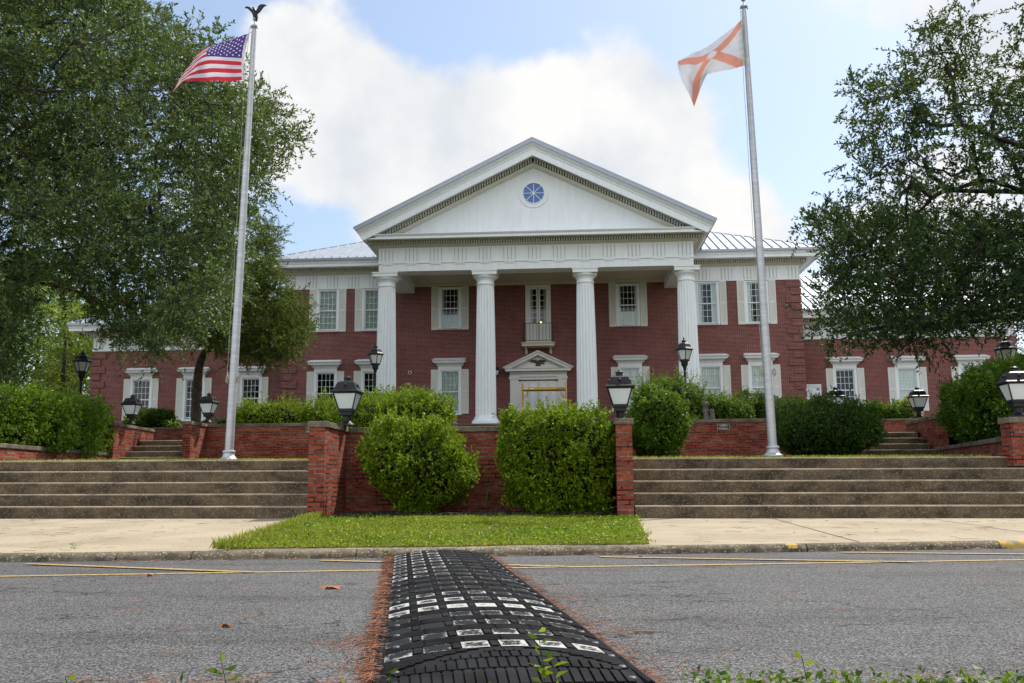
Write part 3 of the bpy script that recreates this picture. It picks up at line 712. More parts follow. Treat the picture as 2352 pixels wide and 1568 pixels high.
b.plate([(CX-7.2, zt), (CX+7.2, zt), (CX+7.2, ZA-SL*7.2-.4), (CX, ZA-.4), (CX-7.2, ZA-SL*7.2-.4)], 42.95, 43.15)
b.build('pediment_panel', 'white', B)
# round window
rw = MB(); seg = 40
def ringp(b, xc, zc, r0, r1, y0, y1, n=40):
    vs = []
    for k in range(n):
        a = 2*math.pi*k/n
        for r, y in ((r0, y0), (r1, y0), (r1, y1), (r0, y1)): vs.append((xc+r*math.cos(a), y, zc+r*math.sin(a)))
    fs = []
    for k in range(n):
        for q in range(4): a = k*4+q; c = k*4+(q+1) % 4; a2 = ((k+1) % n)*4+q; c2 = ((k+1) % n)*4+(q+1) % 4; fs.append((a, c, c2, a2))
    b.add(vs, fs)
ringp(rw, CX, 14.40, .52, .70, 42.90, 42.96); ringp(rw, CX, 14.40, .495, .53, 42.86, 42.93)
w_ = rw.build('round_window', 'white', B)
mb = MB()
for k in range(4):
    a = k*math.pi/4; c, s = math.cos(a), math.sin(a); px, pz = -s*.014, c*.014
    mb.plate([(CX+c*.5+px, 14.4+s*.5+pz), (CX-c*.5+px, 14.4-s*.5+pz), (CX-c*.5-px, 14.4-s*.5-pz), (CX+c*.5-px, 14.4+s*.5-pz)], 42.885+.002*k, 42.92)
mb.build('glazing_bars', 'white', w_)
g = MB(); g.plate([(CX+.5*math.cos(2*math.pi*k/40), 14.4+.5*math.sin(2*math.pi*k/40)) for k in range(40)], 42.925, 42.945); g.build('pane', 'painted_sky_glass', w_)
# portico entablature
XL, XR = -8.93, 5.87
b = MB(); Y0 = 42.9
for (x0, x1, y0, y1) in ((XL, XR, Y0, 43.8), (XL, XL+.87, 43.8, 47.99), (XR-.87, XR, 43.8, 47.99)): b.box(x0, x1, y0, y1, 10.73, 11.10)
b.box(XL-.01, XR+.01, Y0-.01, 43.8, 11.18, 11.86); b.box(XL-.01, XL+.87, 43.8, 47.99, 11.18, 11.86); b.box(XR-.87, XR+.01, 43.8, 47.99, 11.18, 11.86)
b.box(XL-.045, XR+.045, Y0-.045, 43.8, 11.10, 11.18); b.box(XL-.045, XL+.87, 43.8, 47.99, 11.10, 11.18); b.box(XR-.87, XR+.045, 43.8, 47.99, 11.10, 11.18)
gr = MB()  # grey strips painting shade: triglyph grooves, between guttae, under the taenia
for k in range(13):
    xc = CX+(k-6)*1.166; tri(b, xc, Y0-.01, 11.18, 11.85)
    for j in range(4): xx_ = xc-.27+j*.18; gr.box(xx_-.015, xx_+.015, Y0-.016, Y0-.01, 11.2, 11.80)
    for q in range(5): gr.box(xc-.17+q*.08, xc-.15+q*.08, Y0-.034, Y0-.03, 11.04, 11.075)
    b.box(xc-.25, xc+.25, Y0-.03, Y0+.01, 11.035, 11.099)
    for q in range(6): b.box(xc-.22+q*.08, xc-.18+q*.08, Y0-.045, Y0-.03, 11.015, 11.06)
for s, X in ((-1, XL), (1, XR)):
    for k in range(4):
        for j in range(3): b.box(X+s*.01, X+s*.03, 43.3+k*1.2+j*.17, 43.42+k*1.2+j*.17, 11.18, 11.83)
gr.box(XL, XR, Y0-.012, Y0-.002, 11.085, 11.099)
b.cur = 1; b.add(gr.v, gr.f); b.build('entablature', ['white', 'groove_shade'], B)
d = MB(); d.sweepx([(42.9, 11.86), (42.86, 11.90), (42.66, 11.95), (42.64, 11.965), (42.8, 11.97), (42.8, 12.15), (43, 12.15)], XL-.24, XR+.24)
dentils(d, XL-.40, XR+.40, 42.5, 42.8, 11.972, 12.148)
for s, X in ((-1, XL), (1, XR)):
    d.sweepy([(X, 11.86), (X+s*.04, 11.9), (X+s*.18, 11.95), (X+s*.24, 11.97), (X+s*.24, 12.15), (X, 12.15)], 42.9, 47)
    y = 42.7
    while y < 47: d.box(X+s*.24, X+s*.40, y, y+.078, 11.97, 12.13); y += .118
dd_ = d.build('dentil_band', 'dentil_paint', B)
g_ = MB(); g_.box(XL-.22, XR+.22, 42.72, 42.795, 11.975, 12.147); g_.build('gap_shade_strip', 'joint_dark_gap_shade', dd_)  # black strip paints the shade between the portico dentils
c = MB(); hx = 8.0
c.sweepx([(42.95, 12.15), (42.12, 12.15), (42.12, 12.085), (42.0, 12.085), (42.0, 12.2), (41.96, 12.22), (41.91, 12.28), (41.91, 12.30), (42.95, 12.36)], CX-hx+.04, CX+hx-.04)
for s in (-1, 1):
    X = CX+s*7.39
    c.sweepy([(X, 12.152), (X+s*.5, 12.152), (X+s*.5, 12.085), (X+s*.60, 12.085), (X+s*.64, 12.22), (X+s*.72, 12.30), (X+s*.9, 12.52), (X, 12.52)], 42.0, 47.6)
c.build('cornice', 'white', B)
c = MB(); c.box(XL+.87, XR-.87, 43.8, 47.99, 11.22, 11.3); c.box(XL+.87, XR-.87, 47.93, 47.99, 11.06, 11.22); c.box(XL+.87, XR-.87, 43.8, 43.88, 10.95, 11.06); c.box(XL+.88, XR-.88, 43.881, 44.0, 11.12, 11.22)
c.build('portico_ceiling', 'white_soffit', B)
# columns
def column_proto():
    col = MB(False); n = 20*6; rb, rt = .49, .405; z0, z1 = .58, 6.78; st = 14; vs = []; fs = []
    for j in range(st+1):
        t = j/st; z = z0+(z1-z0)*t; r = rb-(rb-rt)*(t**1.5); dep = .048
        if j in (0, st): dep = .012
        for k in range(n):
            a = 2*math.pi*k/n; ph = (k % 6)/6; q = 0 if k % 6 == 0 else math.sin(math.pi*ph)
            rr = r-dep*q**.8 if q else r
            vs.append((rr*math.cos(a), rr*math.sin(a), z))
    for j in range(st):
        for k in range(n): a = j*n+k; c = j*n+(k+1) % n; fs.append((a, c, c+n, a+n))
    col.add(vs, fs); o = col.build('column', 'white', B, local=True)
    b = MB(False); b.box(-.72, .72, -.72, .72, 0, .15)
    b.lathe([(.62, .151), (.65, .2), (.665, .26), (.655, .33), (.60, .39), (.57, .40), (.57, .43), (.545, .46), (.52, .50), (.50, .585), (.1, .59)], 48); b.build('base', 'white', o, smooth=True, local=True)
    b = MB(False); b.lathe([(.1, 6.77), (.41, 6.77), (.44, 6.785), (.44, 6.825), (.41, 6.84), (.405, 6.98), (.43, 7.0), (.43, 7.02), (.45, 7.03), (.45, 7.05), (.50, 7.08), (.55, 7.14), (.565, 7.19), (.56, 7.22), (.1, 7.22)], 48)
    b.box(-.585, .585, -.585, .585, 7.221, 7.375); b.box(-.62, .62, -.62, .62, 7.376, 7.427); b.build('capital', 'white', o, smooth=True, local=True)
    return o
cp = column_proto(); rl = root_loc(B)
for k, x in enumerate((-8.47, -3.87, .73, 5.33)):
    x = CX+(k-1.5)*4.735
    o = cp if k == 0 else ctree(cp, B); o.location = (x-rl[0], 43.52-rl[1], 3.30-rl[2])

# ---- windows (each: casing > sash, pane, sill, hood, shutters, curtain)
def curtain_mesh(b, x0, x1, z0, z1, y, amp=.03, wl=.09):
    n = max(6, int((x1-x0)/.02)); vs = []
    for i in range(n+1):
        x = x0+(x1-x0)*i/n; yy = y+amp*math.sin(2*math.pi*x/wl+1.3*math.sin(x*9)); vs += [(x, yy, z0), (x, yy+.01*math.sin(x*30), z1)]
    b.add(vs, [(2*i, 2*i+2, 2*i+3, 2*i+1) for i in range(n)])
def window(xc, Y, z0, zt, style, hood, upper):
    # local origin: centre of the glass bottom on the wall face
    H = zt-z0; hw = .5; g = .45
    f = MB()
    for s in (-1, 1): f.box(s*.475, s*.61, -.03, .12, -.04, H+.08)
    f.box(-.475, .475, -.028, .12, H+.03, H+.08)
    for s in (-1, 1): f.box(s*.475, s*.49, .12, .25, 0, H+.03)
    w = f.build('window', 'white', B, local=True); w.location = (xc-rl[0], Y-rl[1], z0-rl[2])
    s = MB(); yb = .07
    for q in (-1, 1): s.box(q*.43, q*.475, yb, yb+.05, 0, H+.03)
    s.box(-.43, .43, yb, yb+.05, 0, .06); s.box(-.43, .43, yb, yb+.05, H-.03, H+.03)
    s.box(-.43, .43, yb-.02, yb+.052, H/2-.025, H/2+.03)
    for k in range(1, 4): x = -.43+.86*k/4; s.box(x-.009, x+.009, yb+.01, yb+.045, .06, H-.03)
    for k in (1, 2): 
        z = .06+(H/2-.085)*k/3; s.box(-.43, .43, yb+.012, yb+.043, z-.009, z+.009)
        z = H/2+.03+(H/2-.06)*k/3; s.box(-.43, .43, yb+.012, yb+.043, z-.009, z+.009)
    s.build('sash', 'white', w, local=True)
    p = MB(); p.box(-.45, .45, yb+.022, yb+.028, .03, H); p.build('pane', 'glass', w, local=True)
    if hood: 
        p = MB(); p.box(-.62, .62, -.05, .1, -.15, -.041); p.build('sill', 'white', w, local=True)
    else:
        p = MB(); p.box(-.58, .58, -.04, .1, -.075, -.041); p.build('sill', 'white', w, local=True)
    q = MB(); n = 15
    for k in range(n): q.box(-.56+k*.075, -.50+k*.075, -.045, .0, -.235 if hood else -.17, -.155 if hood else -.08)
    q.build('brick_sill', 'brick', w, local=True)
    if hood:
        h = MB(); b0 = H+.081
        h.box(-.61, .61, -.05, .02, b0, b0+.19)
        h.box(-.64, .64, -.09, .02, b0+.19, b0+.24)
        h.sweepx([(.0, b0+.24), (-.10, b0+.24), (-.16, b0+.30), (-.22, b0+.34), (.0, b0+.34)], -.72, .72)
        h.box(-.80, .80, -.36, .0, b0+.341, b0+.37); 
        h.sweepx([(0, b0+.37), (-.36, b0+.37), (-.38, b0+.42), (-.42, b0+.47), (0, b0+.47)], -.86, .86)
        h.add([(-.90, -.45, b0+.471), (.90, -.45, b0+.471), (.90, 0, b0+.471), (-.90, 0, b0+.471), (-.78, -.02, b0+.63), (.78, -.02, b0+.63), (.9, -.45, b0+.49), (-.9, -.45, b0+.49), (-.9, 0, b0+.49), (.9, 0, b0+.49)],
              [(0, 1, 6, 7), (7, 6, 5, 4), (7, 4, 8), (6, 9, 5), (0, 7, 8, 3), (1, 2, 9, 6)])
        h.build('hood', 'white', w, local=True)
    zt_ = H+.11 if not hood else H+.10
    for sd in (-1, 1):
        s = MB(); x0, x1 = (.625, .985); 
        if sd < 0: x0, x1 = -.985, -.615
        y0, y1 = -.045, .0
        for a, c in ((x0, x0+.05), (x1-.05, x1)): s.box(a, c, y0, y1, -.09, zt_)
        for a, c in ((-.09, .06), (H/2-.06, H/2+.05), (zt_-.08, zt_)): s.box(x0+.05, x1-.05, y0+.002, y1, a, c)
        for za, zb in ((.06, H/2-.06), (H/2+.05, zt_-.08)):
            nn_ = int((zb-za)/.05)
            for k in range(nn_):
                z = za+(zb-za)*k/nn_; zz = (zb-za)/nn_
                s.add([(x0+.05, y0+.006, z), (x1-.05, y0+.006, z), (x1-.05, y0+.03, z+zz), (x0+.05, y0+.03, z+zz)], [(0, 1, 2, 3)])
                s.add([(x0+.05, y0+.03, z), (x1-.05, y0+.03, z), (x1-.05, y0+.006, z), (x0+.05, y0+.006, z)], [(0, 1, 2, 3)])
        s.build('shutter', 'shutter_white', w, local=True)
    c = MB(); m_ = None
    if style == 'drape': curtain_mesh(c, -.47, -.08, .0, H, .15); curtain_mesh(c, -.12, .47, .0, H, .17); m_ = 'curtain_grey'
    elif style == 'side': curtain_mesh(c, -.48, -.26, .0, H, .15); curtain_mesh(c, .22, .48, .0, H, .15); m_ = 'curtain_pale'
    elif style == 'half': curtain_mesh(c, -.48, -.34, .0, H, .25); curtain_mesh(c, .34, .48, .0, H, .25); curtain_mesh(c, -.47, .47, .0, H*.34, .13, .008); m_ = 'curtain_pale'
    elif style == 'pale': curtain_mesh(c, -.48, .02, .0, H, .14, .02, .12); curtain_mesh(c, .03, .48, .0, H, .15, .02, .12); m_ = 'curtain_pale'
    elif style == 'blind':
        for k in range(11): x = -.47+k*.086; c.add([(x, .12, 0), (x+.082, .145, 0), (x+.082, .145, H), (x, .12, H)], [(0, 1, 2, 3)])
        m_ = 'blind_pale'
    if m_: c.build('curtain', m_, w, local=True)
    return w
for x, st in UP: window(x, 48, 8.84, 10.94, st, False, True)
for x, st in LO: window(x, 48, 4.44, 6.55, st, True, False)
for x, st in LW+RW: window(x, 50, 4.44, 6.55, st, True, False)
# small white hatch door on the right wing
b = MB(); b.box(12.25, 13.15, 49.95, 50.0, 4.2, 5.75); hd = b.build('hatch_door', 'door_white', B)
b = MB()
for a, c in ((12.33, 12.66), (12.74, 13.07)): b.box(a, c, 49.93, 49.95, 5.2, 5.6); b.box(a+.05, c-.05, 49.92, 49.93, 5.25, 5.55); b.box(a, c, 49.93, 49.95, 4.4, 5.1)
b.box(12.18, 12.25, 49.93, 50.0, 4.2, 5.82); b.box(13.15, 13.22, 49.93, 50, 4.2, 5.82); b.box(12.25, 13.15, 49.93, 50, 5.75, 5.82)
b.build('door_panels', 'white', hd)

# ---- entrance
X0 = -1.585
b = MB()
for s in (-1, 1):
    xa, xb = sorted((X0+s*1.02, X0+s*1.46)); b.box(xa, xb, 47.86, 48.0, 3.3, 6.06)
    for k in range(4): x = X0+s*1.28+(k-1.5)*.055; b.box(x-.012, x+.012, 47.85, 47.86, 3.7, 5.95)
    b.box(xa-.03, xb+.03, 47.82, 48.0, 6.06, 6.11); b.box(xa-.05, xb+.05, 47.80, 48, 6.11, 6.19)
b.box(X0-1.02, X0+1.02, 47.88, 48.05, 6.05, 6.19)
b.box(X0-1.47, X0+1.47, 47.80, 48.0, 6.191, 6.40)
b.box(X0-1.5, X0+1.5, 47.74, 48, 6.40, 6.43)
b.sweepx([(48, 6.43), (47.62, 6.46), (47.5, 6.46), (47.5, 6.55), (47.46, 6.60), (48, 6.64)], X0-1.68, X0+1.68)
b.plate([(X0-1.5, 6.6), (X0+1.5, 6.6), (X0, 7.4)], 47.86, 47.95)
sl = (7.52-6.66)/1.80
for s in (-1, 1):
    prof = [(47.45, 0), (47.45, -.05), (47.5, -.09), (47.55, -.16), (47.55, -.23), (47.62, -.23), (47.62, -.19), (48, -.19), (48, 0)]
    n = len(prof); vs = [(X0, y, 7.52+dz) for y, dz in prof]+[(X0+s*(1.82+dz*.8), y, 7.52-sl*(1.82+dz*.8)+dz) for y, dz in prof]
    b.add(vs, [(i, (i+1) % n, n+(i+1) % n, n+i) for i in range(n)]+[tuple(range(n-1, -1, -1)), tuple(range(n, 2*n))])
    x = .04
    while x < 1.35: z = 7.52-sl*x-.19; b.box(X0+s*x, X0+s*(x+.045), 47.66, 47.8, z-.085, z-.01); x += .085
dentils(b, X0-1.42, X0+1.42, 47.66, 47.78, 6.36, 6.425, .085, .05)
E_ = b.build('entrance_surround', 'door_white', B)
eb = MB(); pl = [(-160, 25), (-112, 44), (-60, 47), (-28, 46), (-16, 30), (-8, 32), (-4, 40), (6, 40), (12, 30), (16, 45), (50, 46), (110, 42), (162, 22), (120, 8), (85, 2), (62, -4), (80, -6), (128, -20), (95, -34), (52, -28), (44, -40), (46, -62), (-44, -62), (-46, -48), (-34, -30), (-50, -8), (-90, 0), (-120, 10)]
eb.plate([(X0+x*.0029, 6.93+z*.0029) for x, z in pl], 47.79, 47.858)
eb.plate([(X0+x*.0029*.5, 6.93+z*.0029*.7) for x, z in pl], 47.76, 47.79)
eb.build('eagle_emblem', 'dark_bronze', E_)
for k, (xa, xb) in enumerate(((X0-1.02, X0-.008), (X0+.008, X0+1.02))):
    d = MB(); d.box(xa, xb, 47.97, 48.02, 3.3, 6.02); dd = d.build('door', 'door_white', B)
    q = MB(); mx = (xa+xb)/2
    for a, c in ((xa+.12, mx-.06), (mx+.06, xb-.12)):
        for z0_, z1_ in ((5.62, 5.86), (4.5, 5.5), (3.5, 4.35)):
            q.box(a, c, 47.955, 47.97, z0_, z0_+.02); q.box(a, c, 47.955, 47.97, z1_-.02, z1_); q.box(a, a+.02, 47.955, 47.97, z0_, z1_); q.box(c-.02, c, 47.955, 47.97, z0_, z1_); q.box(a+.05, c-.05, 47.96, 47.97, z0_+.05, z1_-.05)
    q.build('door_panels', 'white', dd)
    d = MB(); xh = xa+.1 if k == 0 else xb-.1; d.box(xa+.02, xb-.02, 47.93, 47.955, 6.0, 6.025); d.box(xh-.04 if k else xa, xh+.04 if k == 0 else xb, 47.92, 47.96, 5.98, 6.05); d.build('door_closer', 'black_metal', dd)
# ---- balcony and its glazed door
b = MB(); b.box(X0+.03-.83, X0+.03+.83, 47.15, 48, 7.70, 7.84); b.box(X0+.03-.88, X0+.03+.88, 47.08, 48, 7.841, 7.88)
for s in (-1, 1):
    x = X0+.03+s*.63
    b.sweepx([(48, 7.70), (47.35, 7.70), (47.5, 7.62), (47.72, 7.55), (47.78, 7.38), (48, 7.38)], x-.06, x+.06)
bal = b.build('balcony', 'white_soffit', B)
r = MB(); xa, xb = X0+.03-.76, X0+.03+.76
for z in (7.98, 8.87): r.box(xa, xb, 47.18, 47.21, z-.012, z+.015); r.box(xa, xa+.03, 47.21, 48, z-.012, z+.015); r.box(xb-.03, xb, 47.21, 48, z-.012, z+.015)
for k in range(10): x = xa+(xb-xa-.02)*k/9; r.box(x, x+.018, 47.187, 47.205, 7.88 if k in (0, 9) else 7.99, 8.86)
for s in (xa, xb-.018):
    for k in range(1, 5): r.box(s, s+.018, 47.2+k*.16, 47.218+k*.16, 7.99, 8.86)
r.build('railing', 'black_metal', bal)
b = MB()
for s in (-1, 1):
    xx = -1.555; b.box(xx+s*.555, xx+s*.66, 47.95, 48.05, 7.88, 11.05); b.box(xx+s*.5, xx+s*.555, 47.98, 48.1, 7.88, 10.97)
b.box(-2.11, -1.0, 47.96, 48.08, 10.95, 11.05)
bd = b.build('balcony_door', 'door_white', B)
b = MB()
for s in (-1, 1):
    xa, xb = sorted((-1.555+s*.012, -1.555+s*.50)); xg0, xg1 = xa+.1, xb-.08
    b.box(xa, xg0, 48.0, 48.05, 7.9, 10.95); b.box(xg1, xb, 48.0, 48.05, 7.9, 10.95); b.box(xg0, xg1, 48.0, 48.05, 10.81, 10.95); b.box(xg0, xg1, 48.0, 48.05, 7.9, 9.0)
    for k in range(1, 6): z = 9.0+1.81*k/6; b.box(xg0, xg1, 48.01, 48.04, z-.012, z+.012)
    b.box(xg0+.04, xg1-.04, 47.99, 48.0, 8.1, 8.85)
b.build('door_leaf', 'door_white', bd)
b = MB(); b.box(-2.0, -1.1, 48.024, 48.03, 9.0, 10.81); b.build('pane', 'glass', bd)
b = MB(); curtain_mesh(b, -2.04, -1.83, 7.95, 10.9, 48.25); curtain_mesh(b, -1.28, -1.08, 7.95, 10.9, 48.25); b.build('curtain', 'curtain_grey', bd)
m_, nt_, b_ = mat('lamp_glow'); b_.inputs['Emission Color'].default_value = (1, .5, .12, 1); b_.inputs['Emission Strength'].default_value = 6; M['lamp_glow'] = m_
t = empty('candle_lamp', (-1.44, 48.6, 8.9), 'small glowing orange lamp seen through the balcony door', 'lamp')
MB().tube([(-1.44, 48.6, 8.0), (-1.44, 48.6, 9.0)], .03).build('stand', 'dark_bronze', t); MB().ball((-1.44, 48.6, 9.14), .05).build('bulb', 'lamp_glow', t)
b = MB(); b.lathe([(.14, 9.2), (.09, 9.38)], 12, (-1.44, 48.6, 0)); b.build('lamp_shade', 'dark_bronze', t)

# ---- small things fixed on the front
t = empty('security_camera', (-8.267, 47.95, 6.52), 'small round white security camera on the brick behind the first column', 'camera')
b = MB(); b.tube([(-8.267, 48, 6.52), (-8.267, 47.9, 6.52)], .095, 16); b.build('mount', 'plain_white', t, smooth=True)
b = MB(); b.ball((-8.267, 47.9, 6.52), .065); b.build('dome', 'black_paint', t, smooth=True)
def lantern(n, s, glassm='frost_glass'):      # parts of a tapered lantern of n sides, local z from 0 (bottom of glass) ; s scale
    rot = math.pi/n; k = 1/math.cos(math.pi/n); out_ = []
    g = MB(); g.lathe([(.105*k*s, .0), (.182*k*s, .262*s)], n, rot=rot); out_.append(('glass', 'frost_glass', g, False))
    f = MB()
    for i in range(n):
        a = rot+2*math.pi*i/n; c, q = math.cos(a), math.sin(a)
        f.tube([(.108*k*s*c, .108*k*s*q, 0), (.186*k*s*c, .186*k*s*q, .262*s)], .011*s, 6)
    f.lathe([(.118*k*s, -.03*s), (.118*k*s, .012*s), (.1*k*s, .013*s), (.08*k*s, -.03*s)], n, rot=rot)
    f.lathe([(.19*k*s, .245*s), (.198*k*s, .268*s), (.17*k*s, .269*s), (.16*k*s, .25*s)], n, rot=rot)
    out_.append(('frame', 'black_metal', f, False))
    r = MB(); r.lathe([(.05*k*s, .27*s), (.222*k*s, .27*s), (.222*k*s, .283*s), (.195*k*s, .30*s), (.168*k*s, .335*s), (.15*k*s, .385*s), (.132*k*s, .42*s), (.10*k*s, .442*s), (.055*k*s, .452*s)], n, rot=rot)
    r.lathe([(.05*s, .45*s), (.05*s, .49*s), (.064*s, .497*s), (.06*s, .51*s), (.02*s, .53*s), (.015*s, .545*s)], 16)
    for i in range(n):
        a = 2*math.pi*i/n; c, q = math.cos(a), math.sin(a)
        if n == 4: r.ball((.158*s*c, .158*s*q, .375*s), .026*s, 8)
    out_.append(('roof', 'black_metal', r, False))
    return out_
def pillar_lamp(loc, label, proto=[None]):
    if proto[0] is None:
        t = empty('pillar_lantern', (0, 0, 0))
        b = MB(); b.lathe([(.125, 0), (.125, .015), (.115, .03), (.075, .06), (.062, .075), (.06, .15), (.085, .155)], 16); k = math.sqrt(2)
        b.lathe([(.09*k, .155), (.095*k, .165), (.095*k, .22), (.11*k, .225), (.11*k, .24)], 4, rot=math.pi/4); b.build('base', 'black_metal', t, local=True)
        for nm, mt, mb, sm in lantern(4, 1.0):
            mb.v = [(x, y, z+.255) for x, y, z in mb.v]; mb.build(nm, mt, t, local=True)
        proto[0] = t
    else: t = ctree(proto[0])
    t.location = loc; t.rotation_euler = (0, 0, R(random.uniform(-3, 3)))
    tag(t, label, 'lantern', 'square lanterns standing on the garden walls'); return t
for loc, lb_ in (((-3.50, 14.55, 1.567), 'square black lantern with white glass on the pillar left of the clipped bushes'),
                 ((.765, 14.3, 1.557), 'square black lantern on the narrow pillar right of the clipped bushes'),
                 ((-11.67, 24.3, 2.327), 'square black lantern on the cheek wall beside the left hedge'),
                 ((-9.56, 24.25, 2.337), 'square black lantern beside the cedar trunk left of the flagpole'),
                 ((6.86, 24.6, 2.303), 'square black lantern half hidden behind the big dark bush'),
                 ((8.93, 24.6, 2.277), 'square black lantern in front of the pale curtained right wing window'),
                 ((6.83, 14.74, 1.587), 'large near square lantern cut by the right edge of the view'),
                 ((-9.70, 14.8, 1.602), 'square lantern only just in view at the left edge')):
    pillar_lamp(loc, lb_)
def post_lamp(loc, zb, label, group=True, proto=[None]):
    if proto[0] is None:
        t = empty('post_lantern', (0, 0, 0))
        b = MB(); b.lathe([(.07, -4), (.055, -3.2), (.045, -3.1), (.042, -.32), (.055, -.30), (.055, -.25), (.08, -.2), (.11, -.17), (.12, -.03)], 12); b.build('post', 'black_metal', t, local=True)
        for nm, mt, mb, sm in lantern(6, 1.28): mb.build(nm, mt, t, local=True)
        b = MB(); b.ball((0, 0, .72), .03, 8); b.tube([(0, 0, .69), (0, 0, .80)], [.02, .004]); b.build('finial', 'black_metal', t, local=True)
        proto[0] = t
    else: t = ctree(proto[0])
    t.location = loc; t.rotation_euler = (0, 0, R(random.uniform(0, 60)))
    tag(t, label, 'street lamp', 'black post lanterns in the garden'); return t
for (px, py, Y), lb_ in (((191, 800, 30.7), 'post lantern rising above the left hedge'), ((863, 786, 33.5), 'post lantern in front of the leftmost white column'),
                  ((1570, 772, 31.), 'post lantern in front of the rightmost white column'), ((2307, 765, 26.5), 'post lantern above the tall right hedge under the oak')):
    p = P(px, py, Y); post_lamp((p[0], p[1], p[2]-.80), 0, lb_)
# wall lantern beside the entrance
wl = P(1143, 850, 47.75); t = empty('wall_lantern', wl, 'wall lantern half hidden behind the second column', 'lantern')
for nm, mt, mb, sm in lantern(4, .9): mb.v = [(x+wl[0]-.08, y+wl[1], z+wl[2]-.25) for x, y, z in mb.v]; mb.build(nm, mt, t)
MB().box(wl[0]-.12, wl[0]-.04, 47.78, 47.99, wl[2]+.0, wl[2]+.06).build('bracket', 'black_metal', t)
# scaffold
t = empty('scaffold', (-1.26, 46.4, 3.3), 'yellow steel scaffold standing in front of the white double doors', 'scaffold')
for x, y, zt in ((-2.33, 46.0, 5.70), (-.17, 46.0, 5.73), (-2.33, 46.75, 5.70), (-.17, 46.75, 5.70)):
    MB().tube([(x, y, 3.42), (x, y, zt)], .027, 10).build('post', 'scaffold_yellow', t)
for x in (-2.33, -.17):
    b = MB(); b.tube([(x, 46.0, 4.95), (x, 46.75, 4.95)], .02); b.tube([(x, 46.0, 3.9), (x, 46.75, 3.9)], .02); b.build('end_rung', 'scaffold_yellow', t)
b = MB(); b.box(-2.33, -.17, 45.95, 46.0, 5.33, 5.44); b.box(-2.33, -.17, 46.75, 46.8, 5.33, 5.44); b.box(-2.3, -.2, 46.0, 46.75, 5.40, 5.43); b.build('platform', 'scaffold_yellow', t)
for s, x in ((1, -2.33), (-1, -.17)):
    for y in (46.0, 46.75):
        MB().tube([(x, y, 4.98), (x+s*.13, y, 5.02), (x+s*.22, y, 5.1), (x+s*.25, y, 5.2), (x+s*.25, y, 5.34)], .019).build('brace', 'scaffold_yellow', t)
b = MB(); b.box(-.62, -.26, 45.942, 45.95, 5.365, 5.41); lbl = b.build('label', 'black_paint', t)
b = MB(); b.box(-.60, -.56, 45.939, 45.942, 5.378, 5.398)
for k in range(7): b.box(-.54+k*.034, -.52+k*.034, 45.939, 45.942, 5.378, 5.398)
b.build('lettering', 'plain_white', lbl)
b = MB(); b.box(-2.25, -2.05, 45.942, 45.95, 5.36, 5.41); b.box(-1.95, -1.73, 45.942, 45.95, 5.36, 5.41); b.build('sticker', 'curtain_pale', t)
for x in (-2.33, -.17):
    for y in (46.0, 46.75):
        b = MB(); b.lathe([(.06, 3.3), (.06, 3.38), (.03, 3.42)], 12, (x, y, 0)); b.build('foot', 'black_paint', t)

# ---- plaques with lettering
def text_obj(s, size, loc, m, parent, sx=1.):
    cu_ = bpy.data.curves.new('lettering', 'FONT'); cu_.body = s; cu_.size = size; cu_.align_x = 'CENTER'; cu_.align_y = 'CENTER'; cu_.extrude = .001
    tmp = bpy.data.objects.new('tmp', cu_); COL.objects.link(tmp); bpy.context.view_layer.update()
    me = bpy.data.meshes.new_from_object(tmp.evaluated_get(bpy.context.evaluated_depsgraph_get())); bpy.data.objects.remove(tmp)
    me.materials.clear(); me.materials.append(M[m]); o = bpy.data.objects.new('lettering', me); COL.objects.link(o)
    me.transform(Matrix.Translation(Vector(loc)-Vector(root_loc(parent))) @ Matrix.Rotation(math.pi/2, 4, 'X') @ Matrix.Diagonal((sx, 1, 1, 1))); o.parent = parent; return o
def shear_mesh(o, k):
    zs = [v.co.z for v in o.data.vertices]; z0 = min(zs)
    for v in o.data.vertices: v.co.x += (v.co.z-z0)*k
for xl, lb_ in ((P(1661.5, 980, 24.68)[0], 'black garden sign with white lettering on the right brick wall'), (P(702, 987, 24.68)[0]+.165, 'black garden sign mostly hidden behind the near left pillar')):
    zc = P(1661.5, 980.3, 24.68)[2] if xl > 0 else P(702, 988, 24.68)[2]
    t = empty('garden_sign', (xl, 24.68, zc), lb_, 'sign', 'black garden signs on the brick walls')
    MB().box(xl-.165, xl+.165, 24.67, 24.689, zc-.08, zc+.08).build('board', 'black_paint', t)
    b = MB(); y0, y1 = 24.667, 24.6695
    for (a, c, d, e) in ((-.155, .155, .068, .072), (-.155, .155, -.072, -.068), (-.157, -.153, -.068, .068), (.153, .157, -.068, .068), (-.06, .06, .058, .061), (-.05, .05, -.062, -.059)): b.box(xl+a, xl+c, y0, y1, zc+d, zc+e)
    b.build('border', 'plain_white', t)
    text_obj('Le JARDIN', .046, (xl, 24.667, zc+.032), 'plain_white', t, 1.0); text_obj('de', .024, (xl, 24.667, zc+.004), 'plain_white', t)
    o = text_obj('Noirmoutier', .048, (xl-.008, 24.667, zc-.030), 'plain_white', t, 1.0); shear_mesh(o, .25)

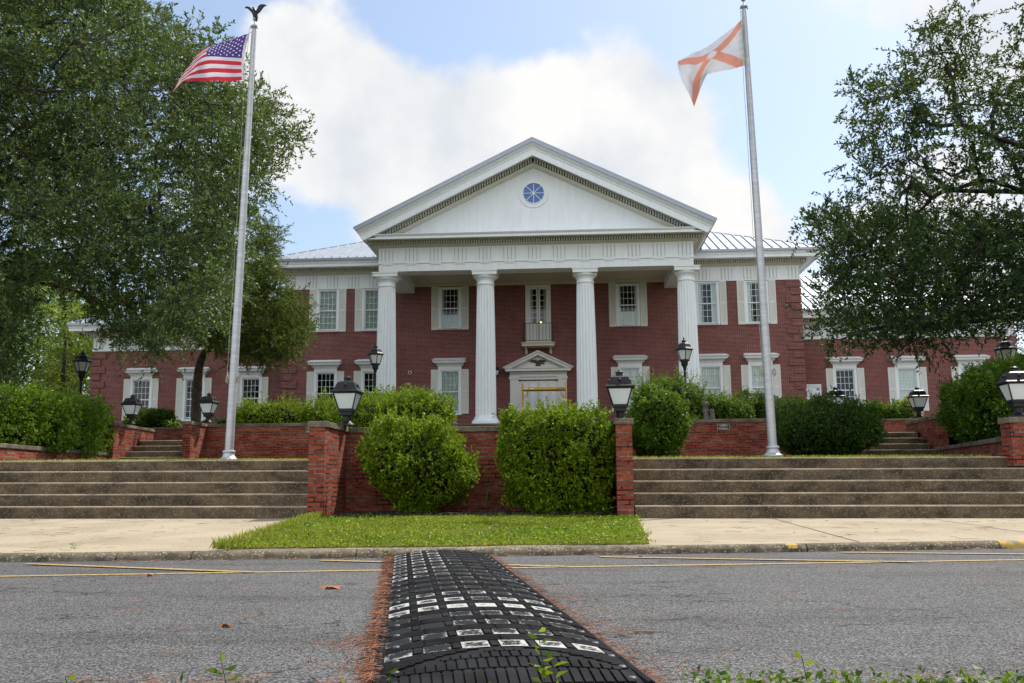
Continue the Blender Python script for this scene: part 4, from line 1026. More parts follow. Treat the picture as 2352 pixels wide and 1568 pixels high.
# ================================================================ FLAGPOLES
def cloth(name, c, tr=.35):
    m, nt, b = mat(name); o = nt.nodes['Material Output']; setc(nt, b, c); b.inputs['Roughness'].default_value = .8
    tl = nd(nt, 'ShaderNodeBsdfTranslucent', {0: (*[min(1, x*1.1) for x in c], 1)}); mx = nd(nt, 'ShaderNodeMixShader', {0: tr, 1: b.outputs[0], 2: tl.outputs[0]}); nt.links.new(mx.outputs[0], o.inputs[0]); M[name] = m
cloth('cloth_red', (.50, .022, .045)); cloth('cloth_white', (.58, .58, .63)); cloth('cloth_blue', (.07, .035, .22)); cloth('cloth_salmon', (.66, .28, .20), .2); cloth('cloth_seal', (.62, .45, .46)); cloth('cloth_band', (.5, .6, .5)); cloth('cloth_pale', (.62, .62, .67), .2)
def pole(base, top, label, eagle):
    t = empty('flagpole', base, label, 'flagpole', 'tall silver flagpoles'); bx, by, bz = base; tx, ty, tz = top; D = Vector(top)-Vector(base)
    pt = lambda z: Vector(base)+D*((z-bz)/(tz-bz))
    b = MB(); zz = [bz+.1, bz+1.5, bz+3, bz+4.5, bz+6, tz-.25, tz]; rr = [.074, .070, .066, .06, .053, .044, .042]
    b.tube([pt(z) for z in zz], rr, 28); b.build('shaft', 'aluminium', t, smooth=True)
    b = MB(); b.lathe([(.16, 0), (.165, .02), (.16, .04), (.13, .055), (.10, .10), (.09, .145), (.105, .15), (.108, .17), (.1, .185), (.085, .19)], 32, base); b.build('base_collar', 'aluminium', t, smooth=True)
    b = MB(); b.lathe([(.018, 0), (.03, .02), (.028, .05), (.05, .055), (.055, .085), (.035, .10), (.02, .115)], 16, (tx, ty, tz)); 
    b.tube([(tx-.06, ty-.02, tz+.03), (tx-.055, ty-.02, tz+.075), (tx+.055, ty-.02, tz+.075), (tx+.06, ty-.02, tz+.02)], .015); b.tube([(tx, ty, tz+.1), (tx, ty, tz+.2)], .008)
    b.ball((tx, ty, tz+.215), .042 if not eagle else .035); b.build('truck', 'fascia_metal', t, smooth=True)
    b = MB()
    for o_ in (-.075, .0):
        p = [pt(z)+Vector((o_*(1 if z < tz-.5 else .7)-.02+.004*math.sin(z*5), -.05-.02*math.sin(z), 0)) for z in np.linspace(bz+1.35, tz+.02, 18)]; b.tube(p, .004, 5)
    b.build('halyard', 'rope', t)
    for s in (-1, 1):
        c = pt(bz+1.42)+Vector((s*.09, -.01, 0)); b = MB(); b.tube([c+Vector((s*.01, 0, -.10)), c+Vector((0, 0, -.04)), c+Vector((0, 0, .04)), c+Vector((s*.01, 0, .10))], [.006, .011, .011, .006]); b.tube([c, c-Vector((s*.04, 0, 0))], .014); cl = b.build('cleat', 'aluminium', t)
        b = MB()
        for k in range(5): b.tube([c+Vector((s*.012+random.uniform(-.008, .008), -.012*k*.4, .05*math.cos(a)-.01*k) )+Vector((.022*math.sin(a), 0, 0)) for a in np.linspace(0, 6.28, 12)], .005, 5)
        b.build('rope_coil', 'rope', cl)
    return t
LB = P(525, 1056, 15.6); LB = (LB[0], LB[1], 1.06); LT = P(584, 69, 15.6); RB = P(1776, 1050, 15.6); RB = (RB[0], RB[1], 1.04); RT = P(1708.5, 24, 15.6)
pole(LB, LT, 'silver flagpole with the striped flag and eagle on top', True); pole(RB, RT, 'silver flagpole with the white flag with salmon diagonals', False)
# eagle finial: body grown as one swept form, wings as thick curved blades
eg = empty('eagle_finial', (LT[0], LT[1], LT[2]+.22), 'black eagle with raised wings on top of the left flagpole', 'eagle figure')
ex, ey, ez = LT[0], LT[1], LT[2]+.22
b = MB(); b.tube([(ex+.035, ey, ez-.05), (ex+.03, ey, ez+.0), (ex+.012, ey, ez+.05), (ex+.0, ey, ez+.11), (ex-.012, ey-.0, ez+.165), (ex-.02, ey-.005, ez+.20), (ex-.032, ey-.012, ez+.215), (ex-.05, ey-.02, ez+.208)], [.012, .03, .044, .05, .036, .024, .022, .004], 12)
for s in (-1, 1): b.tube([(ex+s*.015, ey, ez+.05), (ex+s*.012, ey, ez)], [.016, .01]) 
b.build('body', 'black_metal', eg, smooth=True)
for s, wp in ((-1, [(-.01, .14), (-.05, .19), (-.10, .235), (-.145, .25), (-.185, .235), (-.19, .22), (-.15, .215), (-.10, .17), (-.06, .12), (-.03, .09)]),
              (1, [(.01, .13), (.04, .19), (.06, .25), (.11, .28), (.17, .275), (.215, .255), (.18, .245), (.15, .215), (.12, .17), (.08, .12), (.04, .09)])):
    b = MB(); b.plate([(ex+x, ez+z) for x, z in wp], ey-.01, ey+.015); b.build('wing', 'black_metal', eg, bevel=.004)
def crom(Pt, t):                      # Catmull-Rom through rows
    n = len(Pt)-1; i = min(int(t*n), n-1); f = t*n-i; g = lambda k: Pt[max(0, min(n, k))] if 0 <= k <= n else (2*Pt[0]-Pt[1] if k < 0 else 2*Pt[n]-Pt[n-1])
    p0, p1, p2, p3 = g(i-1), g(i), g(i+1), g(i+2)
    return .5*((2*p1)+(-p0+p2)*f+(2*p0-5*p1+4*p2-p3)*f*f+(-p0+3*p1-3*p2+p3)*f**3)
def flag(name, label, tbl, Yb, matf, mats, nu=104, nv=65, conv=None):
    T = np.array([[P(*(conv(x, y) if conv else (x, y)), Yb+dy) for x, y, dy in row] for row in tbl])    # rows over u, columns over v (0 bottom)
    def surf(u, v): col = np.array([crom(T[i], v) for i in range(len(T))]); return crom(col, u)
    S = np.array([[surf(i/nu, j/nv) for j in range(nv+1)] for i in range(nu+1)])
    U, Vv = np.meshgrid(np.linspace(0, 1, nu+1), np.linspace(0, 1, nv+1), indexing='ij')
    S[..., 1] += .022*np.sin(U*17+Vv*5)*U**.5+.005*np.sin(U*38-Vv*11)*(.3+U)+.006*np.sin(Vv*40+U*12)*(1-U)
    S[..., 2] += .004*np.sin(U*23+Vv*3)*U
    V = S.reshape(-1, 3); q = [(i*(nv+1)+j, (i+1)*(nv+1)+j, (i+1)*(nv+1)+j+1, i*(nv+1)+j+1) for i in range(nu) for j in range(nv)]
    t = empty(name, tuple(V[0]), label, 'flag'); o = np_mesh('cloth', V, np.array(q), mats[0], t)
    for mm in mats[1:]: o.data.materials.append(M[mm])
    o.data.polygons.foreach_set('material_index', [matf((i+.5)/nu, (j+.5)/nv) for i in range(nu) for j in range(nv)]); o.data.polygons.foreach_set('use_smooth', [True]*len(q))
    return t, S
def usm(u, v):
    if u < .025: return 1
    if v > 6/13 and u < .42: return 2
    return 0 if int(v*13) % 2 == 0 else 1
us = [[(561, 183, 0), (561.5, 129, 0), (573, 75, 0)], [(520, 186, -.06), (519, 127.5, -.05), (529.5, 91.5, 0)], [(477, 185.5, .04), (477.5, 126, .06), (490, 103, .12)],
      [(444, 186.5, -.05), (449, 143, .05), (467, 112, .22)], [(417, 188, -.05), (424, 168, .08), (447, 137, .30)], [(397, 215, .08), (406, 196, .2), (421, 182, .36)]]
ft, S = flag('striped_flag', 'red and white striped flag with a starred blue corner, blowing left', us, 15.52, usm, ['cloth_red', 'cloth_white', 'cloth_blue'])
vs = []; fs = []
for r in range(9):
    for c in range(6 if r % 2 == 0 else 5):
        u = .025+.395*((c*2+(1 if r % 2 == 0 else 2))/12); v = 1-(7/13)*((r+1)/10); i = u*104; j = v*65; i0, j0 = int(i), int(j)
        p = S[i0, j0]+(S[i0+1, j0]-S[i0, j0])*(i-i0)+(S[i0, j0+1]-S[i0, j0])*(j-j0); du = S[i0+1, j0]-S[i0, j0]; dv = S[i0, j0+1]-S[i0, j0]
        du = du/np.linalg.norm(du); nrm = np.cross(du, dv); nrm /= np.linalg.norm(nrm); nrm *= -np.sign(nrm[1]) if nrm[1] else 1; dv = dv/np.linalg.norm(dv); b0 = len(vs)
        for k in range(10): a = math.pi/2+k*math.pi/5; rad = .0225 if k % 2 == 0 else .0095; vs.append(p+nrm*.006+du*math.cos(a)*rad+dv*math.sin(a)*rad)
        vs.append(p+nrm*.006); fs += [(b0+10, b0+k, b0+(k+1) % 10) for k in range(10)]
b = MB(); b.add(vs, fs); b.build('stars', 'plain_white', ft)
b = MB()
b.tube([S[0, 65], (LT[0]-.03, LT[1], LT[2]-.02)], .004, 5); b.tube([S[0, 0], (LT[0]-.06, LT[1], S[0, 0][2]+.02)], .004, 5); b.build('clip', 'rope', ft)
def flm(u, v):
    if u < .03: return 3
    w = .115
    if (u-.5)**2*2.4+(v-.5)**2 < .013: return 2 if (u-.5)**2*2.4+(v-.5)**2 > .007 else 1
    if abs(v-u) < w or abs(v-(1-u)) < w: return 0
    return 1
z_ = lambda x, y: (1505.4+.1882*x, .1882*y)
fl = [[(1090, 795, 0), (1085, 655, .0), (1072, 510, 0), (1064, 370, 0), (1060, 230, 0)], [(880, 855, -.05), (890, 720, -.05), (900, 590, .0), (905, 470, .02), (915, 358, .05)],
      [(680, 893, .05), (672, 785, -.02), (690, 665, -.05), (680, 600, .0), (655, 550, .06)], [(600, 960, .20), (500, 1000, .05), (475, 850, -.06), (455, 745, -.02), (445, 658, .05)],
      [(470, 1305, .16), (405, 1140, .02), (325, 975, -.04), (278, 830, .0), (275, 742, .08)]]
flag('faded_flag', 'white flag with faded salmon diagonal cross and a folded lower corner', fl, 15.52, flm, ['cloth_salmon', 'cloth_pale', 'cloth_seal', 'cloth_band'], conv=z_)

# ---------------------------------------------------------------- carved post and dish on the walls
p = P(1624, 963, 24.8); x, y, z = p[0], 24.8, 2.31
t = empty('carved_post', (x, y, z), 'weathered driftwood post with a carved head on the right brick wall', 'sculpture')
b = MB(); b.tube([(x, y, z), (x-.02, y, z+.1), (x-.03, y+.01, z+.2), (x-.035, y, z+.3), (x-.03, y, z+.33)], [.09, .07, .078, .065, .06], 14); b.build('post', 'driftwood', t)
b = MB(); b.tube([(x-.03, y, z+.32), (x-.03, y-.01, z+.36), (x-.03, y-.015, z+.41), (x-.03, y, z+.45), (x-.03, y, z+.475)], [.055, .082, .09, .075, .03], 14)
for sx in (-.035, .03): b.ball((x-.03+sx, y-.09, z+.42), .018, 8)
b.tube([(x-.03, y-.09, z+.415), (x-.03, y-.115, z+.385)], [.01, .018]); b.tube([(x-.07, y-.075, z+.36), (x-.03, y-.095, z+.35), (x+.01, y-.075, z+.36)], .01); b.build('head', 'driftwood', t)
b = MB(); b.tube([(x+.14, y+.02, z), (x+.145, y+.02, z+.12), (x+.12, y+.02, z+.27)], [.07, .06, .065], 12); b.build('log', 'driftwood', t)
p = P(1012, 973, 14.93); x, y, z = p[0], 14.93, 1.557
t = empty('stone_dish', (x, y, z), 'shallow dark dish resting on a white stone on the central wall', 'dish')
b = MB(); b.lathe([(.07, 0), (.075, .012), (.06, .028), (.02, .03)], 16, (x+.0, y, z), sx=1.2); b.build('stone', 'plain_white', t, smooth=True)
b = MB(); b.lathe([(.04, .03), (.12, .035), (.17, .055), (.18, .066), (.165, .066), (.1, .048), (.01, .045)], 28, (x, y, z)); b.build('dish', 'black_metal', t, smooth=True)
b = MB(); b.tube([(x+.17, y, z+.05), (x+.22, y, z+.055), (x+.25, y, z+.05), (x+.27, y, z+.04)], [.015, .022, .02, .006], 8); b.build('handle', 'driftwood', t)

# ---------------------------------------------------------------- rubber speed hump
hl, hwid = 5.52, .84; hang = R(10.2); hx0, hy0 = -.585, 2.78
hump = empty('speed_hump', (hx0, hy0, 0), 'long black rubber speed hump with worn white rectangles crossing the road', 'speed hump'); hump.rotation_euler = (0, 0, hang)
def hh(u, v):
    a = max(0, min(1, u/hwid)); e = math.sin(math.pi*a)**.62 if 0 < a < 1 else 0
    v = max(0, v); k = min(1, v/.42); k = k*(2-k); k2 = min(1, (hl-v)/.15) if v < hl else 0
    return .012+.058*e*k*k2
def hsurf(b, u0, u1, v0, v1, dz, nu=6, nv=3, base=None, flat=False):
    vs = []
    for j in range(nv+1):
        for i in range(nu+1):
            u = u0+(u1-u0)*i/nu; v = v0+(v1-v0)*j/nv; vs.append((u, v, hh(u, v)+dz))
    n = len(vs); fs = [(j*(nu+1)+i, j*(nu+1)+i+1, (j+1)*(nu+1)+i+1, (j+1)*(nu+1)+i) for j in range(nv) for i in range(nu)]
    # skirt
    ring = [i for i in range(nu+1)]+[(j+1)*(nu+1)-1 for j in range(1, nv+1)]+[nv*(nu+1)+i for i in range(nu-1, -1, -1)]+[j*(nu+1) for j in range(nv-1, 0, -1)]
    for r_ in ring: x, y, z = vs[r_]; vs.append((x, y, z-(.008+dz if base is None else z+.01)))
    m_ = len(ring); fs += [(ring[k], n+k, n+(k+1) % m_, ring[(k+1) % m_]) for k in range(m_)]
    b.add(vs, fs)
nmod = 11
vb = [0, .39]+[.39+(hl-.39)*k/10 for k in range(1, 11)]
for k in range(len(vb)-1):
    b = MB(False); hsurf(b, 0, hwid, vb[k]+.002, vb[k+1]-.002, 0, 30, 10, base=0)
    for u_ in (.012, hwid-.012): b.tube([(u_, vb[k]+.004, .014), (u_, vb[k+1]-.006, .014)], .014, 8)
    b.build('rubber_module', 'rubber', hump, local=True)
rib = MB(False); pads = MB(False); edge = []
cols = [.037+.130*k for k in range(6)]
v = .40; row = 0
FILL = [[.35, .3, .62, .62, .7, .66], [.2, .22, .38, .42, .3, .3], [.12, .05, .22, .35, .25, .3], [.15, .18, .4, .45, .4, .3], [.66, .7, .85, .95, .85, .75], [.75, .66, .6, .4, .6, .5], [.2, .3, .4, .4, .3, .25], [.2, .15, .3, .3, .2, .2], [.1, .1, .2, .3, .2, .2], [.1, .2, .3, .2, .3, .3]]
while v < hl-.2:
    pads = MB(False); edge = []; fill_ = []
    for k, u in enumerate(cols):
        u0, u1, v0, v1 = u-.046+.04, u+.046+.04, v, v+.128
        n0 = len(pads.v); nu, nv = 8, 8; vs = []
        for j in range(nv+1):
            for i in range(nu+1):
                uu = u0+(u1-u0)*i/nu; vv = v0+(v1-v0)*j/nv; vs.append((uu, vv, hh(uu, vv)+.0035)); edge.append(1. if i in (0, nu) or j in (0, nv) else (.55 if i in (1, nu-1) or j in (1, nv-1) else .0)); fill_.append(FILL[row][k] if row < 10 else (.52 if k < 3 else .2))
        pads.add(vs, [(j*(nu+1)+i, j*(nu+1)+i+1, (j+1)*(nu+1)+i+1, (j+1)*(nu+1)+i) for j in range(nv) for i in range(nu)])
        # frame of ribs round each pad
        if k < 5: hsurf(rib, u1+.007, u1+.031, v0+.015, v0+.112, .006, 1, 2)
    for q in range(7):
        vv = v+.135+q*.0185; o_ = .008*(row % 2)
        for k in range(6): u0 = .035+k*.134+(.0 if q % 2 else .004); hsurf(rib, u0+o_, u0+.128+o_ if k < 5 else u0+.118, vv, vv+.011, .005, 3, 1)
    o = pads.build('white_rectangle_row', 'worn_white', hump, local=True)
    at = o.data.attributes.new('edge', 'FLOAT', 'POINT'); at.data.foreach_set('value', edge); at = o.data.attributes.new('fill', 'FLOAT', 'POINT'); at.data.foreach_set('value', fill_)
    v += .265; row += 1
# near end: cross ribs left and right of an arch of long blocks
arch = lambda u: .37-.80*abs(u-.42)**1.4
for q in range(34):
    vv = .03+q*.0190
    if vv > .375: break
    u = .03
    segs = []; inside = False; us_ = np.linspace(.03, hwid-.03, 60)
    cur = None
    for uu in us_:
        ok = vv > arch(uu)+.02
        if ok and cur is None: cur = uu
        if (not ok) and cur is not None: segs.append((cur, uu-.015)); cur = None
    if cur is not None: segs.append((cur, hwid-.03))
    for a, c in segs:
        if c-a > .02:
            n = max(1, int((c-a)/.14)); 
            for k in range(n): hsurf(rib, a+(c-a)*k/n, a+(c-a)*(k+1)/n-.004, vv, vv+.013, .006, 3, 1)
for q, (va, vc) in enumerate(((.03, .14), (.152, .24), (.25, .31), (.318, .36))):
    for k in range(26):
        u = .05+k*.0325+(q % 2)*.016
        if u > hwid-.06: continue
        top = min(vc, arch(u+.01)-.0)
        if top-va > .03: hsurf(rib, u, u+.024, va, top, .007, 1, 3)
rib.build('tread_ribs', 'rubber', hump, local=True)
bp = None
vbolts = [.07, .2, .36]+[.36+.265*k for k in range(1, 19, 1)]
for k, v in enumerate(vbolts):
    for u in ((.07, hwid-.055)):
        if v > hl-.2: continue
        if bp is None:
            b = MB(False); b.lathe([(.015, 0), (.014, .003), (.010, .006), (.004, .007)], 12); bp = b.build('bolt', 'bolt_metal', hump, smooth=True, local=True); o = bp
        else: o = bp.copy(); COL.objects.link(o); o.parent = hump
        o.location = (u, v, hh(u, v)+.003)

# ---------------------------------------------------------------- fallen needles and leaves
def needles(name, pts, L0, L1, W, m='needle', zl=.012, kind='stuff'):
    n = len(pts); a = rng.uniform(0, 2*np.pi, n); Ln = rng.uniform(L0, L1, n); V = np.empty((n, 6, 3)); c = rng.uniform(-.5, .5, n)
    for k, t in enumerate((-.5, 0., .5)):
        aa = a+c*t; x = pts[:, 0]+np.cos(aa)*Ln*t; y = pts[:, 1]+np.sin(aa)*Ln*t; z = pts[:, 2]+zl*(.3+rng.random(n)*.9)+(.004 if k == 1 else 0)
        px, py = -np.sin(aa)*W/2, np.cos(aa)*W/2; V[:, 2*k] = np.stack([x-px, y-py, z], 1); V[:, 2*k+1] = np.stack([x+px, y+py, z+W*.5], 1)
    i = np.arange(n)*6; Q = np.concatenate([np.stack([i, i+1, i+3, i+2], 1), np.stack([i+2, i+3, i+5, i+4], 1)])
    o = np_mesh(name, V.reshape(-1, 3), Q, m); tag(o, kind=kind); return o
ca, sa = math.cos(hang), math.sin(hang); toW = lambda u, v: (hx0+u*ca-v*sa, hy0+u*sa+v*ca)
def along(side, n, spread, v0, v1, hgt):
    v = rng.uniform(v0, v1, n); lump = .6+.8*np.sin(v*7+1.)**2*rng.random(n); d = np.abs(rng.normal(0, spread, n))*lump
    u = (-d) if side < 0 else hwid+d; x = hx0+u*ca-v*sa; y = hy0+u*sa+v*ca
    return np.stack([x, y, hgt*np.exp(-(d/spread)**2)*rng.random(n)], 1)
pts = np.concatenate([along(-1, 1900, .020, 0, hl, .028), along(1, 600, .03, .0, hl, .012), along(-1, 160, .12, -.1, 1.2, .01), along(1, 220, .2, -.1, 3.8, .005)])
o = needles('pine_needles', pts, .04, .12, .0022)
n = 620; y = rng.uniform(2.75, 8.1, n)**1.; x = rng.uniform(-5.5, 6, n); near = rng.random(n) < .35; y[near] = rng.normal(2.95, .12, near.sum()); x[near] = rng.choice([-1.25, -1.0, .75, 1.35, 1.8], near.sum())+rng.normal(0, .22, near.sum())
ok = ~((x > -1.8) & (x < .3) & (np.abs(x+.1+(y-3)*.18) < .5)); pts = np.stack([x, y, 0*x+.004], 1)[ok]; needles('pine_needles', pts, .06, .17, .0028, zl=.006)
n = 260; x = rng.uniform(-9, 8, n); y = kerb_y(x)+.2+(13.4-kerb_y(x)-.2)*rng.random(n)**1.; pts = np.stack([x, y, side_z(x, y)+.004], 1); pts = pts[(x < -4.3) | (x > 1.2)]; needles('pine_needles', pts, .12, .2, .006, zl=.004)
n = 220; x = rng.uniform(-9, 8, n); needles('pine_needles', np.stack([x, kerb_y(x)-.03-np.abs(rng.normal(0, .05, n)), 0*x+.004], 1), .08, .16, .005, zl=.005)
def dead_leaf(px, py, z, s, label, name='dead_leaf', cat='leaf'):
    x, y, _ = PZ(px, py, z); b = MB(); n = 10
    vs = [(x, y, z+.012*s/.05)]+[(x+s*math.cos(a)*(1 if k % 2 else .6), y+s*.5*math.sin(a), z+.008+.012*math.sin(3*a)) for k, a in enumerate(np.linspace(0, 2*math.pi, n, endpoint=False))]
    b.add(vs, [(0, 1+k, 1+(k+1) % n) for k in range(n)]); o = b.build(name, 'dry_leaf'); tag(o, label, cat)
dead_leaf(762, 1352, 0, .075, 'orange dry leaf lying on the road left of the hump'); dead_leaf(1471, 1280, 0, .05, 'brown dry cone scale lying near the yellow lines right of the hump'); dead_leaf(345, 1323, 0, .04, 'small reddish dry leaf on the left road surface'); dead_leaf(520, 1440, 0, .035, 'small dark brown leaf on the road in the lower left')

# ================================================================ VEGETATION
def noise3(p, s, seed):
    r = np.random.default_rng(seed); o = 0
    for k in range(5): d = r.normal(size=3)*s*(1+.5*k); o = o+np.sin(p@d+r.uniform(0, 6.28))/(1+.4*k)
    return o/2.4
def curved(a, b, sag, n=3):
    a = np.array(a); b = np.array(b); off = rng.normal(0, .12, 3)*np.linalg.norm(b-a); return [tuple(a+(b-a)*t+off*math.sin(math.pi*t)+np.array([0, 0, -sag*math.sin(math.pi*t)])) for t in np.linspace(0, 1, n+1)]
def tree(name, label, cat, trunk, limbs, C, Rr, leafmat, barkmat, L=.10, Wd=.038, sprays=7, nl=18, up=.25, droop=.12, twig=(.35, .75), group=None, rtrunk=.3, limbmin=.0, bare=0):
    """trunk: [(x,y,z)..]; limbs: lists of points (first point near the trunk); C: clump centres (n,3)"""
    t = empty(name, trunk[0], label, cat, group)
    nodes = [np.array(p, float) for p in trunk]; par = [-1]+list(range(len(trunk)-1)); first = len(trunk)
    for l in limbs:
        d = [np.linalg.norm(np.array(l[0])-q) for q in nodes[:first]]; pidx = int(np.argmin(d))
        for p in l: nodes.append(np.array(p, float)); par.append(pidx); pidx = len(nodes)-1
    order = np.argsort(np.linalg.norm(C-nodes[first-1], axis=1)); arr = np.zeros((len(nodes)+len(C), 3)); arr[:len(nodes)] = nodes; cnt = len(nodes)
    hub = nodes[first-1]
    for i in order:
        c = C[i]; d = np.linalg.norm(arr[max(1, first//2):cnt]-c, axis=1); k = int(np.argmin(d))+max(1, first//2); arr[cnt] = c; par.append(k); cnt += 1
    w = np.ones(cnt)
    for i in range(cnt-1, 0, -1):
        if par[i] >= 0: w[par[i]] += w[i]
    rad = np.minimum(rtrunk, .0065*w**.50); nl0 = first+sum(len(l) for l in limbs); rad[first:nl0] = np.maximum(rad[first:nl0], limbmin); rad[:first] = np.maximum(rad[:first], rtrunk*np.linspace(.75, .4, first)); b = MB()
    for i in range(1, cnt):
        p = par[i]; ra, rb = min(rad[p], rad[i]*1.5), rad[i]
        if i < nl0: b.tube([arr[p], arr[i]], [rad[p] if i < first else ra, rb], 10)
        else:
            pts = curved(arr[p], arr[i], .03, 2); b.tube(pts, [ra+(rb-ra)*k/2 for k in range(3)], 5)
    for _ in range(bare):
        c0 = C[rng.integers(len(C))]; d0 = unit(rng.normal(size=3)+np.array([0, -.5, -.4]))
        for q in range(5):
            d1 = unit(d0+.5*rng.normal(size=3)); b.tube(curved(c0, c0+d1*rng.uniform(.5, 1.1), .02, 3), [.007, .005, .004, .002], 4)
    tr_ = b.build('trunk', barkmat, t, smooth=True)
    n = len(C); d = rand_dir(n*sprays); c = np.repeat(C, sprays, 0); rr = np.repeat(np.broadcast_to(Rr, n), sprays)[:, None]
    base = c+d*rr*rng.uniform(.0, .55, (n*sprays, 1)); dr = unit(d+np.array([0, 0, up])+.4*rng.normal(size=d.shape)); ln = rng.uniform(*twig, (n*sprays, 1))*rr/.5
    tt = np.linspace(.12, 1, nl); Pn = base[:, None]+dr[:, None]*ln[:, None]*tt[None, :, None]; Pn[..., 2] -= droop*(ln*tt[None]**2)
    D = unit(dr[:, None]*.7+.75*rand_dir(n*sprays*nl).reshape(n*sprays, nl, 3)); Pn = Pn.reshape(-1, 3); D = D.reshape(-1, 3); m_ = len(Pn)
    leaves_obj('crown', Pn, D, rng.uniform(.7, 1.2, m_)*L, rng.uniform(.7, 1.15, m_)*Wd, leafmat, t)
    # twigs
    k = len(base); e = base+dr*ln; e[:, 2] -= droop*ln[:, 0]; V = leaf_geo(c, unit(e-c), np.linalg.norm(e-c, axis=1), .012, .02)
    np_mesh('twigs', V, np.arange(k*4).reshape(k, 4), barkmat, t)
    return t
def fill(poly, Ys, sp, seed, hole=None, jit=.5):
    xs_ = [p[0] for p in poly]; ys_ = [p[1] for p in poly]; r = np.random.default_rng(seed); out_ = []
    for Y in Ys:
        gx, gy = np.meshgrid(np.arange(min(xs_), max(xs_), sp), np.arange(min(ys_), max(ys_), sp)); gx = gx+r.uniform(-jit, jit, gx.shape)*sp; gy = gy+r.uniform(-jit, jit, gy.shape)*sp
        ok = inpoly(gx, gy, poly); gx, gy = gx[ok], gy[ok]; yy = Y+r.uniform(-1., 1., gx.shape)*(1.2)
        Pp = np.array([P(a, b_, c_) for a, b_, c_ in zip(gx, gy, yy)])
        if hole is not None: Pp = Pp[noise3(Pp, hole[0], hole[2]) > hole[1]]
        out_.append(Pp)
    return np.concatenate(out_)
def shrink(poly, k, c=None):
    c = c or (sum(p[0] for p in poly)/len(poly), sum(p[1] for p in poly)/len(poly)); return [(c[0]+(x-c[0])*k, c[1]+(y-c[1])*k) for x, y in poly]
# --- big oak, left
OL = [(-420, -330), (200, -330), (300, -100), (330, 5), (420, 60), (490, 85), (525, 140), (540, 215), (620, 205), (650, 290), (705, 330), (620, 345), (610, 440), (570, 480), (560, 600), (550, 690), (480, 740), (420, 780), (330, 825), (260, 780), (205, 700), (120, 650), (60, 680), (40, 760), (30, 900), (-420, 900)]
C = np.concatenate([fill(OL, [22.5], 50, 1, (.55, -.25, 3)), fill(OL, [25, 27.5], 40, 2, (.5, -.5, 4)), fill(shrink(OL, .94, (-100, 250)), [30, 33], 42, 3, (.5, -.45, 5))]); print('oak', len(C))
trunk = [(-22, 27, 1.6), (-21.8, 27, 3.5), (-21, 27, 5.6), (-20, 27, 7.5)]
limbs = [[(-18.5, 26.5, 8.2), (-16.5, 26, 9.5), (-14.5, 26, 11), (-12.5, 26, 12)], [(-18.5, 28, 10), (-17, 28.5, 13), (-15.5, 28, 15.5)], [(-19, 25.5, 6.6), (-17, 25, 6.8), (-15, 24.6, 6.4), (-13.4, 24.6, 6.0)], [(-18, 28, 8), (-15, 29, 8.6), (-12.6, 29, 8.4)], [(-21, 24, 10), (-20, 22.5, 13)]]
tree('oak_tree', 'huge dense oak on the left reaching over the striped flag', 'tree', trunk, limbs, C, rng.uniform(.42, .75, len(C)), 'leaf_oak', 'bark', L=.13, Wd=.05, sprays=11, nl=20, up=.15, droop=.3, rtrunk=.55, group='old oaks framing the front', bare=60)
# thin sprigs of that oak reaching out to the right
# --- cedar
CE = [(585, 505), (630, 500), (640, 560), (628, 610), (650, 660), (690, 680), (720, 755), (690, 800), (650, 835), (600, 815), (560, 835), (500, 800), (430, 815), (385, 790), (430, 730), (520, 690), (570, 600)]
C = np.concatenate([fill(CE, [34.5, 36.2], 20, 11, (.7, -.35, 6)), fill(shrink(CE, .85), [37.5], 32, 12)])
print('cedar', len(C)); tree('cedar_tree', 'cedar with a twisted brown trunk between the wall and the left wing', 'tree', [P(450, 972, 36), P(452, 900, 36), P(456, 850, 36), P(462, 825, 36), P(480, 790, 36), P(520, 720, 36), P(560, 650, 36)],
     [[P(500, 780, 35.5), P(560, 770, 35.5), P(640, 760, 35.5)], [P(440, 790, 36), P(410, 790, 36)], [P(540, 740, 36.5), P(600, 690, 36.5), P(650, 680, 36.5)]], C, .55, 'leaf_cedar', 'cedar_bark', L=.11, Wd=.036, sprays=12, nl=24, up=.35, droop=.05, rtrunk=.27, twig=(.3, .6), bare=6)
# --- right oak
zc_ = lambda L_: [(1771+.527*x, .527*y) for x, y in L_]
OR_ = zc_([(880, 40), (800, 70), (800, 140), (680, 90), (610, 130), (600, 200), (560, 270), (550, 350), (420, 350), (320, 370), (310, 430), (345, 490), (400, 530), (370, 560), (400, 610), (330, 650), (340, 770), (400, 820), (500, 830), (470, 900), (400, 930), (310, 890), (190, 910), (130, 975), (150, 1000), (270, 1040), (275, 1110), (245, 1190), (235, 1330), (235, 1400), (190, 1480), (280, 1480), (350, 1480), (600, 1510), (700, 1450), (900, 1440), (1100, 1430), (1700, 1400), (1700, -300), (1200, -200), (1080, 120), (1020, 260), (930, 300), (860, 260), (850, 150), (880, 80)])
low = [p for p in zc_([(190, 910), (130, 975), (270, 1040), (250, 1190), (240, 1400), (195, 1480), (290, 1490), (600, 1510), (900, 1450), (1100, 1440), (1600, 1400), (1600, 950), (1100, 920), (800, 1000), (480, 950), (310, 890)])]
C = np.concatenate([fill(OR_, [20.5, 22.5], 42, 21, (.85, -.15, 8)), fill(OR_, [24.5], 48, 22, (.75, .0, 9)), fill(low, [21, 23, 25], 38, 23, (.8, -.4, 10))]); print('roak', len(C))
TR = [(15.2, 22.5, 1.4), (15.0, 22.5, 3.5), (14.6, 22.5, 5.6), (14.2, 22.5, 7.4)]
lim = lambda L_, Y: [P(1771+.527*x, .527*y, Y) for x, y in L_]
